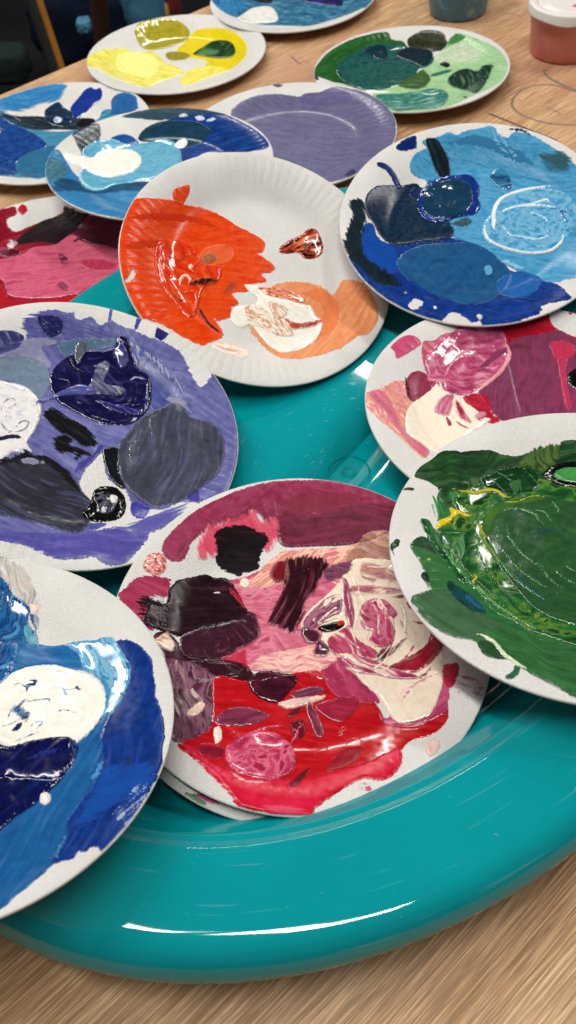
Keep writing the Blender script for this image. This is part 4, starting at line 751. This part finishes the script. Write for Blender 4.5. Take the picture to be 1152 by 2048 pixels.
p('cream_dab', 'E8CCB8', [(95,225),(135,185),(158,195),(130,230)], th=.6, rag=.6)
p('brown_maroon_paint', '34121E 421826', [(85,20),(200,30),(300,50),(330,115),(240,110),(180,90)], th=.3, sd=10)
p('red_paint', 'AA0A12 B80E18 C81420 9C0810', [(190,98),(320,110),(480,78),(560,75),(640,130),(740,170),(800,250),(900,265),(960,220),(1000,190),(1005,240),(960,290),(870,322),(840,360),(842,400),(780,452),(700,450),(600,510),(545,548),(525,576),(430,588),(300,566),(260,520),(200,440),(120,380),(60,330),(140,300),(185,250)], th=.6, sd=8, mar=.5, rid=.12)
p('crimson_paint', 'CC1030 D8183C E02850', [(75,335),(120,340),(200,400),(320,440),(500,450),(700,400),(830,345),(840,405),(780,457),(700,452),(600,512),(545,550),(525,578),(430,590),(300,568),(240,500),(160,420)], th=.3, sd=5, mar=.6, dry=.25)
p('pink_streak', 'EC5878 E04868', [(350,548),(440,540),(515,560),(500,572),(430,576)], th=.2, dry=.9, sd=0)
p('rose_paint', 'A83054 BC4068', [(560,60),(640,30),(690,70),(740,130),(765,185),(690,185),(600,155)], th=.5, sd=60, mar=.9)
p('cream_pink_paint', 'E8A0A4 F0C4B8 D87888', [(440,20),(560,10),(620,30),(560,75),(430,78),(380,55)], th=.3, sd=5, mar=.8, dry=.4)
p('dark_maroon_swirl', '3A1020 4A1428 5A1C30', [(308,100),(360,73),(420,80),(482,98),(452,150),(410,187),(350,172),(318,142)], th=.8, sw=(400,110), mar=.8, rid=.3)
p('purple_streak', '702840 843450 94405C', [(190,255),(220,215),(290,198),(372,222),(378,240),(320,265),(250,268)], th=.6, sd=172, mar=.9, rid=.2)
p('cream_streak', 'F0D8CC E8B4AC', [(410,192),(470,170),(560,160),(577,158),(572,173),(520,190),(455,208)], th=.8, mar=.7)
p('purple_streak', '6E3450 8A4C64', [(450,165),(490,138),(555,128),(572,150),(500,175)], th=.6, sd=165, mar=.9)
p('purple_streak', '7A2C40 944458', [(508,200),(530,188),(578,290),(548,308),(520,250)], th=.6, sd=75, mar=.9)
p('purple_streak', '54182C', [(440,235),(470,205),(500,200),(480,232)], th=.5)
p('rose_paint', '9A2038 AC2C48', [(540,200),(600,172),(680,166),(690,200),(642,252),(582,242)], th=.6, sd=170, mar=.8)
p('rose_paint', '8E1424 A01C2C', [(585,400),(640,350),(700,338),(708,360),(652,410),(590,425)], th=.5, sd=160, mar=.7)
p('maroon_streak', '641020 7A1828', [(448,472),(500,420),(524,418),(485,476)], th=.5); p('maroon_streak', '7E1428 922036', [(130,335),(225,342),(212,382),(150,372)], th=.5, sd=10)
p('maroon_dab', '6E1828', [(455,260),(500,245),(505,300),(470,310)], th=.5, mar=.8)
p('pink_marbled_paint', 'B02C50 C84468 DC6C88 A02444', [(228,375),(240,330),(300,293),(370,283),(432,308),(467,350),(474,400),(445,440),(380,457),(300,442),(245,412)], th=1.3, sw=(350,370), mar=1., rid=.4)
p('pale_pink_streak', 'ECA0AC', [(240,420),(290,455),(345,464),(385,462)], line=9, th=.7); p('pink_ridge', 'D04468', [(250,345),(300,300),(380,270),(440,268)], line=9, th=1.); p('pink_ridge', 'D04468', [(455,330),(480,290),(460,280)], line=8, th=1.)
p('cream_dab', 'F0E0D0', [(188,283),(208,268),(217,310),(195,327)], th=1.)
for q in ([(540,375),(550,350),(580,345),(598,375)], [(650,335),(660,315),(690,310),(712,328)], [(628,278),(640,270),(650,278),(640,284),(628,278)], [(620,292),(630,286),(638,296),(625,300)], [(250,290),(265,288),(275,300),(255,305)], [(485,255),(495,265),(480,280)], [(140,330),(180,330),(225,345)]):
    p('red_ridge', 'C83040', q, line=6, th=1.)
p('pink_petal_paint', 'A03058 B43C64 C85880 8E2848', [(760,215),(790,240),(832,195),(900,148),(960,122),(1003,118),(1008,180),(987,230),(900,262),(830,268),(785,262)], th=1., sd=152, mar=.9, rid=.3)
p('crimson_paint', 'B82040 C42848', [(960,70),(1040,48),(1032,110),(1005,135)], th=.3, dry=.3); p('pink_smudge', 'C87090', [(1035,130),(1065,95),(1110,108),(1125,140),(1092,168),(1055,158)], th=.15, dry=1., gap=.8)
p('cream_dab', 'F2E6DA E8A098', [(928,340),(950,308),(977,320),(972,350),(942,372)], th=.8, mar=.7); p('pink_dab', 'B03058 C84870', [(40,440),(75,450),(95,475),(70,485)], th=.15, gap=.5)
p('pink_smudge', 'D05878', [(690,470),(720,465),(740,490),(710,492)], th=.12, gap=.6)
zoom(580, 950, .3559)
p('cream_paint', 'EED8BE F4E6D2 EAD0B8', [(65,870),(80,800),(130,740),(200,680),(280,600),(335,500),(400,472),(500,478),(640,500),(760,600),(850,800),(880,930),(862,1000),(860,1124),(852,1200),(800,1330),(740,1372),(620,1402),(560,1352),(500,1252),(420,1182),(260,1032),(160,980),(180,900),(150,850)], th=1.1, sd=60, mar=.5, rid=.2)
p('mauve_streak', '6A3450 7C4460 50283C', [(195,530),(290,493),(347,488),(342,540),(260,592),(190,592)], th=.4, sd=165, mar=.8, dry=.3)
p('tan_pink_streak', 'C89080 D8A890 B87484 EED6C4', [(400,508),(480,508),(600,560),(640,610),(520,602),(420,572),(385,550)], th=.5, sd=14, mar=.9)
p('crimson_streak', 'A02444', [(395,540),(410,575),(480,590),(470,610),(430,600),(400,580)], th=.5)
p('pink_streak', 'A84468 944060 C06C88 EED6C4', [(283,588),(320,598),(350,700),(362,800),(347,882),(310,802),(293,700)], th=.9, sd=80, mar=.9, rid=.2)
p('pink_streak', 'C86C80 B45870 EED6C4', [(340,632),(480,628),(650,648),(660,662),(480,678),(365,682)], th=.5, sd=2, mar=.9)
p('mauve_streak', '70404E 8A5060', [(560,690),(620,680),(660,690),(620,702)], th=.4)
p('mauve_marbled_paint', '7C4060 98506C B87088 683450 EED6C4', [(70,842),(110,780),(200,700),(283,680),(292,760),(242,820),(160,852),(92,882)], th=.8, sd=140, mar=1., rid=.3)
p('plum_paint', '4E1E32 60283E', [(60,862),(130,868),(172,900),(162,942),(90,942)], th=.7, mar=.7)
p('black_red_streak', '120608 1E0A10', [(158,858),(240,835),(295,825),(302,860),(240,887),(180,887)], th=.8, sd=170); p('red_dab', 'E41818', [(275,830),(298,824),(300,850),(270,855)], th=.5)
p('cream_streak', 'F4E8D8', [(150,850),(220,822),(290,800),(298,760),(300,700)], line=12, th=.9)
p('pink_heart_paint', 'B03A60 C45074 D47490 A03054 EED6C4', [(390,800),(400,742),(450,705),(520,703),(580,750),(607,790),(582,820),(592,900),(562,972),(480,972),(438,940),(462,890),(400,862)], th=1.1, sd=68, mar=1., rid=.35)
p('pale_pink_streak', 'F0C0C0', [(410,870),(440,890),(430,930),(480,975)], line=8, th=.5)
p('rose_paint', 'A83458 BC4468 C85C7C EED6C4', [(205,935),(300,868),(342,858),(382,930),(482,990),(472,1040),(300,1022),(240,1012)], th=.8, sd=50, mar=.9, rid=.3)
p('plum_paint', '5C2840 74384E', [(128,1012),(165,928),(232,990),(200,1024)], th=.7, sd=60, mar=.8)
p('rose_leaf_paint', 'A03458 BC5074 D48098 EED6C4', [(258,1035),(320,1013),(440,1038),(560,1078),(680,1120),(725,1150),(600,1152),(480,1132),(350,1112)], th=.8, sd=22, mar=.9, rid=.2)
p('mauve_streak', '6C3250 884460 502438 EED6C4', [(478,1047),(500,990),(560,968),(655,920),(605,990),(520,1052)], th=.7, sd=140, mar=.9)
p('crimson_streak', '980E28 A81634 7E0A1E', [(545,1088),(640,1040),(760,960),(800,868),(862,905),(855,980),(800,1052),(720,1112),(640,1112)], th=.8, sd=142, mar=.9, rid=.2)
p('crimson_streak', '8A0A24', [(720,1140),(760,1110),(790,1080),(785,1110),(740,1150)], th=.6)
p('red_dab', 'A01028', [(653,722),(680,700),(688,755),(668,750)], th=.5); p('red_streak', '981028', [(680,825),(735,838),(765,828),(750,800)], line=10, th=.5); p('tan_streak', 'C8A080', [(615,820),(635,860),(655,900)], line=12, th=.5)

for q, c in (([(340,520),(360,600),(400,690),(420,720)], 'F6EADA'), ([(365,700),(380,790),(360,880),(400,940),(480,985)], 'F4E4D0'), ([(240,600),(290,640),(290,700)], 'F4E8DA'), ([(620,720),(650,800),(640,900)], 'F8F0E2'), ([(260,1030),(360,1050),(480,1110),(620,1160)], 'F6E6D6'), ([(150,850),(200,800),(280,740)], 'F2DCCC'), ([(600,1000),(520,1060),(480,1090)], 'F6EADA'), ([(440,730),(480,760),(500,830),(480,920)], 'E8A0B0'), ([(470,720),(520,760),(540,840),(520,930)], 'D87890'), ([(300,900),(340,950),(420,1000)], 'E090A4'), ([(700,960),(640,1040),(600,1070)], 'D0506C'), ([(620,1290),(680,1200),(760,1150),(840,1120)], 'E08CA4'), ([(600,1260),(640,1210),(720,1160)], 'F0C4C4'), ([(320,640),(335,740),(345,840)], 'D88CA4')):
    p('cream_ridge', c, q, line=11, th=.6, bl=.6, rag=.8)
# ---- green plate on the right
pl = Plate([0.1709, 0.2649, 0.0641, -0.0295, 0.1253], 'plate of thick wet green paint with yellow streaks, right front', .42, 0.3); p = pl.paint; zoom(760, 810, .3403)
p('green_paint', '245C30 2C6838 347440 1C4E28', [(340,520),(400,480),(600,400),(900,330),(1250,300),(1500,500),(1500,1750),(1200,1740),(1050,1668),(900,1584),(760,1502),(640,1482),(580,1422),(560,1392),(470,1372),(380,1342),(300,1292),(220,1222),(182,1150),(220,1108),(290,1080),(250,1000),(245,940),(190,862),(178,820),(230,773),(280,780),(250,700),(238,668),(290,680),(330,740),(340,640)], th=.5, sw=(1050,880), mar=.7, rid=.2, fin='s')
p('dark_green_paint', '173A1C 1E4A24 2A5C2C', [(203,422),(230,370),(300,320),(360,273),(440,268),(480,274),(540,268),(640,264),(720,290),(800,300),(870,280),(930,250),(1050,240),(1060,218),(1100,206),(1200,215),(1400,300),(1300,480),(1000,460),(800,400),(600,470),(480,560),(400,602),(350,520),(330,480),(260,442)], th=.4, sd=-12, mar=.8, rid=.15, fin='d')
p('dark_green_paint', '26402A 30502E', [(480,450),(560,440),(760,330),(870,290),(960,262),(860,350),(700,420),(520,480)], th=.3, sd=-18)
p('olive_streak', '40602A 55743A 2F4C20', [(795,362),(880,280),(940,245),(1050,232),(1045,330),(960,400),(900,380)], th=.25, dry=.6, sd=62, mar=1.)
p('olive_streak', '5A7A4A 3A5A34', [(520,440),(590,450),(595,600),(560,600)], th=.25, dry=.8, sd=80, mar=1.)
p('green_streak', '2A8038 3A9048', [(300,605),(325,535),(362,600),(405,640),(372,700),(330,665)], th=.15, dry=1., sd=70, gap=.4)
p('green_streak', '2A7A38 55905C', [(400,510),(450,520),(500,570),(520,640),(470,600),(410,560)], th=.25, dry=.8, sd=40, mar=.9)
p('mid_green_paint', '346A3A 3E7844', [(185,850),(200,833),(300,860),(400,960),(472,1060),(420,1112),(350,1102),(290,1087),(250,1000),(248,940)], th=.3, rag=.3)
p('dark_green_streak', '2C4632 345038', [(180,822),(230,773),(290,795),(340,895),(290,870),(200,840)], th=.3, rag=.3)
p('dark_green_dab', '183A28', [(240,1000),(275,990),(290,1045),(262,1040)], th=.3); p('yellow_dab', 'A8B828', [(275,912),(290,905),(300,918),(285,924)], th=.3)
p('grey_green_paint', '3A6040 446A48 4E7252', [(183,1150),(230,1103),(330,1093),(400,1108),(500,1180),(640,1250),(742,1310),(700,1352),(600,1382),(480,1377),(380,1347),(255,1260)], th=.35, sd=32, mar=.7)
p('teal_green_paint', '12382A 1A4C50 0F3020', [(383,1072),(410,1038),(480,1080),(560,1140),(625,1222),(560,1232),(450,1162)], th=.4, sd=42, mar=.8)
p('blue_streak', '1F5A88', [(500,1112),(540,1160),(605,1212)], line=26, th=.3, dry=.5)
p('lower_green_paint', '2A5E32 33683A 3C7442', [(620,1332),(700,1310),(860,1340),(1000,1400),(1200,1440),(1450,1450),(1400,1740),(1160,1712),(1000,1642),(850,1562),(740,1482),(660,1402)], th=.5, sd=24, mar=.8, rid=.25)
p('dark_green_dab', '2E5234', [(580,1400),(620,1388),(690,1420),(742,1470),(742,1492),(660,1492),(598,1456)], th=.4)
p('green_drip', '2C6848', [(735,1600),(780,1560),(800,1520),(827,1530),(815,1580),(765,1615)], th=.4)
p('wet_green_paint', '144A20 1C5A28 2A6E30 5A8030 0E3E1A', [(425,570),(500,510),(600,470),(840,420),(1000,450),(1200,440),(1450,600),(1450,1380),(1250,1440),(1000,1370),(860,1322),(700,1192),(560,1082),(440,962),(372,850),(340,720),(450,640)], th=.8, sw=(1040,860), mar=.9, rid=.14)
p('dark_wet_green_paint', '0C3C18 104620', [(598,445),(680,400),(760,370),(880,380),(932,430),(902,510),(740,532),(640,512)], th=.6, rid=.35)
p('green_streak', '3A6A3A', [(770,460),(830,455),(830,520),(775,520)], th=.3, dry=.7, sd=90)
p('centre_green_paint', '264E2C 2C5832 346238', [(605,700),(620,650),(660,610),(760,572),(900,540),(1050,560),(1200,620),(1400,800),(1400,1200),(1200,1290),(1060,1280),(900,1202),(760,1042),(660,902),(608,790)], th=.7, sw=(1060,880), mar=.6, rid=.1)
p('olive_green_streak', '48742A 3A6A28', [(600,700),(640,620),(760,575),(900,545),(980,560),(800,610),(690,680),(640,800)], th=.3, dry=.6, sw=(1060,880), mar=.9)
p('blue_green_streak', '1A4A50', [(905,772),(980,758),(1060,765)], line=22, th=.3, dry=.5); p('blue_green_streak', '1C5058', [(780,990),(860,1080),(1000,1180)], line=16, th=.3, dry=.7)
p('olive_green_streak', '6A8A34', [(590,720),(600,790),(690,920),(780,1010)], line=16, th=.4); p('olive_green_streak', '6A8A34', [(820,1180),(900,1240),(1000,1290)], line=14, th=.4, dry=.6)
p('green_leaf_paint', '124A1C 1C6428 0E3C18', [(238,690),(262,678),(330,800),(420,930),(525,1042),(480,1044),(380,922),(300,812)], th=.7, sd=52, mar=.9, rid=.2)
p('green_streak', '1C5C26 2C7430', [(335,740),(420,740),(512,765),(420,772),(345,766)], th=.7, sd=5, mar=.8)
p('pale_green_streak', '5A8E60 3A7444 85AC80', [(410,850),(450,800),(490,770),(500,860),(480,940),(500,1010),(450,960)], th=.6, sd=85, mar=1., rid=.4)
for q, c in (([(440,790),(420,880),(450,960),(520,1030)], '6A9A64'), ([(470,780),(445,860),(470,930)], '2A6A34'), ([(530,700),(580,790),(570,860),(580,950)], '3A7A40'), ([(580,870),(620,960),(720,1080),(860,1200)], '2A6A34'), ([(590,1110),(600,1130),(700,1230),(860,1285)], '3C8048'), ([(600,1105),(660,1130),(760,1220),(850,1290),(1000,1350),(1150,1370)], '2A7038'), ([(940,960),(1000,1040),(1100,1110)], '447A48'), ([(1000,960),(1080,1030),(1160,1070)], '447A48'), ([(1080,950),(1130,985),(1200,1010)], '447A48'), ([(900,630),(960,640),(1000,690)], '447A48'), ([(650,440),(690,480),(740,530)], '1E5A2A'), ([(650,430),(690,410),(760,450),(770,500)], '1E5A2A'), ([(830,380),(900,440),(920,500),(890,540)], '1E5A2A'), ([(620,660),(650,610),(680,580)], '3A7A40'), ([(1010,580),(1040,620),(1050,645)], '3A7A40'), ([(700,1200),(830,1300),(950,1380),(1080,1420)], '2A6A38')):
    p('green_ridge', c, q, line=9, th=1.1)
for q, c in (([(640,760),(660,860),(740,980),(860,1090),(1000,1180)], '3F7A44'), ([(690,720),(700,820),(780,940),(900,1040),(1040,1120)], '38703E'), ([(740,690),(760,790),(850,900),(980,980)], '3F7A44'), ([(480,620),(440,700),(440,760)], '6A9A3A'), ([(360,800),(420,920),(540,1060),(680,1180),(860,1310)], '3C8A44'), ([(390,780),(450,900),(560,1030),(700,1150)], '1A5A26'), ([(700,640),(800,620),(900,650),(960,720)], '4A8048'), ([(520,1010),(640,1140),(780,1250),(940,1340)], '6A9A40')):
    p('green_ridge', c, q, line=15, th=.7, bl=1., rag=.5)
p('yellow_paint', 'E6CA10 F0D61C', [(328,735),(340,690),(400,660),(417,640),(405,608),(440,615),(500,645),(557,655),(505,668),(470,657),(440,667),(410,702),(350,732)], th=1.2, rid=.25)
p('yellow_streak', 'D8C818 8A9A20', [(425,497),(490,515),(560,530),(620,512),(680,515),(730,545),(790,553)], line=18, th=.8); p('yellow_streak', 'B4AE20', [(690,585),(800,582),(900,550),(985,558)], line=9, th=.6)
p('yellow_streak', 'C8B81C', [(545,1005),(568,1025),(545,1045),(562,1062)], line=7, th=.6); p('yellow_streak', 'A8A420', [(575,690),(600,760),(630,800)], line=12, th=.5)
p('black_wet_paint', '050805 0A100A', [(953,420),(1000,370),(1080,345),(1200,345),(1250,420),(1200,490),(1060,482),(980,445)], th=1.2, rid=.1); p('light_green_dab', '3E8A46 4A9A50', [(1018,432),(1050,395),(1120,383),(1200,390),(1200,470),(1080,467)], th=.8, rid=.1)
p('cream_streak', 'CCDABC', [(560,1352),(620,1368),(680,1410),(720,1462),(800,1522),(870,1560)], line=22, th=.8); 
p('green_dab', '1E4A2A', [(130,497),(160,485),(196,485),(196,503),(160,502)], th=.3); p('green_dab', '1E4A2A', [(60,832),(88,795),(116,795),(112,825),(80,850),(86,885),(72,870)], th=.4, rag=.8)

# ---- cobalt and white plate, bottom left
pl = Plate([-0.1837, 0.1935, 0.0921, 0.2605, 0.224], 'cobalt blue plate with a white oval puddle and navy paint, bottom left corner', .42, 0); p = pl.paint; zoom(0, 1100, .3661)
p('peach_streak', 'B8A08C A08C80 C8B4A0 8AA0A4', [(-60,20),(0,40),(60,62),(120,90),(160,130),(180,200),(210,300),(200,420),(200,520),(120,500),(40,260),(-60,150)], th=.12, dry=.9, sd=82, gap=.1, mar=.9)
p('cobalt_paint', '0A2A70 0C3280 0E3A8C 08225C', [(628,520),(680,493),(732,503),(782,540),(822,590),(837,660),(852,740),(847,800),(872,850),(895,950),(897,1020),(887,1100),(888,1200),(870,1270),(805,1372),(725,1472),(645,1565),(560,1650),(540,1630),(500,1625),(470,1650),(430,1650),(400,1690),(340,1700),(280,1700),(300,1500),(500,1200),(560,1000),(600,900),(690,700)], th=.35, sd=112, mar=.6, rag=.6, dry=.15)
p('cobalt_streak', '1450A4 0F429A', [(560,1200),(700,1180),(850,1180),(800,1330),(640,1380),(480,1500),(420,1480)], th=.15, sd=160, dry=1., mar=.7)
p('pale_smudge', '9AB0D4 B8C6DC', [(620,1440),(690,1390),(760,1300),(812,1308),(802,1370),(722,1472),(672,1492)], th=.12, dry=1., gap=.75, sd=125)
p('textured_blue_paint', '164F8C 2068A4 0F3E7C 3E88BC', [(-90,100),(20,165),(60,230),(120,280),(170,320),(192,420),(202,500),(130,522),(100,560),(60,660),(0,722),(-90,740)], th=.6, sd=122, dry=.3, rid=.4, mar=.9, rag=1.)
p('teal_streak', '4A98B0 7AB4C0', [(120,480),(150,400),(190,430),(205,515),(160,520)], th=.25, dry=.8, sd=80, mar=.9)
p('blue_band_paint', '185E9C 2068A6 2874B0', [(-90,740),(0,718),(60,658),(100,518),(180,513),(300,525),(360,518),(440,580),(462,652),(380,652),(280,632),(160,642),(60,692),(-90,780)], th=.5, sd=22, mar=.7, rid=.15)
p('sky_blue_paint', '2A78B0 4A98C8 7ABADC 2068A4', [(360,518),(440,498),(520,493),(560,478),(612,480),(640,510),(682,580),(714,640),(707,720),(682,790),(632,872),(582,922),(535,935),(565,850),(575,780),(550,720),(500,680),(452,652),(420,570)], th=.7, sd=62, mar=.9, rid=.14)
p('pale_streak', 'A8CCD8 78B4D0', [(500,560),(560,600),(620,640),(640,700),(600,760),(590,700),(540,620)], th=.4, sd=60, mar=1., dry=.6)
p('blue_sweep_paint', '14528E 1A5C9A 2268A6', [(-90,2000),(-90,1300),(300,1250),(400,1150),(420,1020),(520,930),(602,892),(560,1000),(566,1160),(510,1290),(430,1402),(372,1490),(377,1560),(332,1642),(282,1722),(200,1802),(100,1882),(0,1965)], th=.7, sd=123, mar=.6, rid=.25, fin='s')
p('light_blue_streak', '4A8CC0', [(560,1165),(535,1210),(505,1270)], line=22, th=.3, dry=.6); p('light_blue_streak', '3A80B8', [(370,1560),(340,1600),(310,1680)], line=12, th=.3, dry=.4)
p('white_paint', 'F2ECE0 F8F4EA', [(-90,770),(0,738),(60,680),(160,640),(280,630),(380,650),(470,680),(540,722),(574,790),(577,860),(547,930),(502,990),(432,1052),(340,1072),(200,1067),(60,1077),(0,1052),(-90,1030)], th=1.6, sw=(280,850), mar=.3, rid=.3)
p('blue_marbling', '143E7A 4A80B4 0C2C5E B8CCD8', [(60,885),(100,850),(140,822),(155,832),(125,865),(165,905),(145,950),(110,930)], th=.35, mar=1.1, dry=.2)
p('navy_swirl', '0F3A70', [(160,722),(195,728),(185,745),(155,750),(148,785)], line=18, th=.35); p('pale_blue_swirl', '5A8CB8', [(75,747),(110,738),(135,755),(165,758)], line=6, th=.3)
p('pale_blue_swirl', '8ABCD4', [(310,752),(345,772),(360,800),(340,780)], line=8, th=.3); p('pale_blue_swirl', '6AA4CC', [(345,770),(390,772),(425,758)], line=5, th=.3); p('navy_dab', '103E80', [(413,757),(425,752),(432,766),(446,768),(438,780),(420,776)], th=.35)
p('pale_blue_swirl', '4A7CAC', [(150,838),(210,830),(265,825),(270,850)], line=7, th=.3); p('navy_dab', '0C2C5E', [(68,997),(90,965),(120,955),(112,985),(92,1002)], th=.35); p('pale_blue_swirl', '3A70A8', [(40,938),(60,895),(105,875)], line=6, th=.3)
p('pale_blue_swirl', '4A7CAC', [(90,1050),(140,1032),(195,1012)], line=7, th=.3); p('pale_blue_swirl', '7AA4C8', [(165,985),(190,955),(235,950),(200,990),(210,1010)], line=5, th=.3); p('pale_blue_swirl', '7AA4C8', [(0,975),(50,965),(110,935)], line=5, th=.3)
p('pale_blue_swirl', '3A6A9C', [(315,892),(350,885),(415,900)], line=6, th=.3)
p('white_ridge', 'F0EADF', [(140,690),(260,665),(400,690),(490,730),(515,800),(500,900),(470,970),(440,970)], line=10, th=1.); p('white_ridge', 'F0EADF', [(270,930),(350,905),(400,940),(430,975)], line=10, th=1.); p('white_ridge', 'F0EADF', [(395,780),(400,815),(438,830)], line=8, th=.8); p('white_ridge', 'F0EADF', [(245,805),(300,812),(310,828)], line=10, th=.8)
p('navy_wet_paint', '050A40 081050 0A1664', [(-90,1085),(60,1073),(200,1042),(320,1028),(400,1040),(427,1080),(412,1150),(372,1210),(332,1270),(242,1352),(172,1412),(92,1462),(20,1522),(-90,1580)], th=1.3, sd=150, mar=.5, rid=.3)
p('blue_marbling', '1E3E78 0A1A54 7A94C4', [(380,1055),(410,1050),(426,1085),(418,1130),(400,1165),(395,1110)], th=.5, mar=1.2, sd=80)
p('indigo_streak', '202E7A', [(150,1150),(240,1120),(320,1095)], line=26, th=.4, dry=1.)
p('painted_highlight_thread', 'A8B4D4', [(345,1030),(380,1080),(376,1170),(320,1250),(255,1300),(236,1342)], line=4, th=.6)  # highlight on the wet navy paint, drawn as a thin pale pigment line
p('white_dab', 'F0ECE4', [(214,1372),(228,1340),(262,1334),(280,1360),(262,1392),(230,1392)], th=2.)
p('peach_dab', 'E4C4B4 F0DCD0', [(165,300),(212,308),(192,345),(170,350)], th=.5, rag=.5); p('peach_dab', 'E4C4B4', [(163,350),(160,390),(178,430),(195,445)], line=12, th=.5)
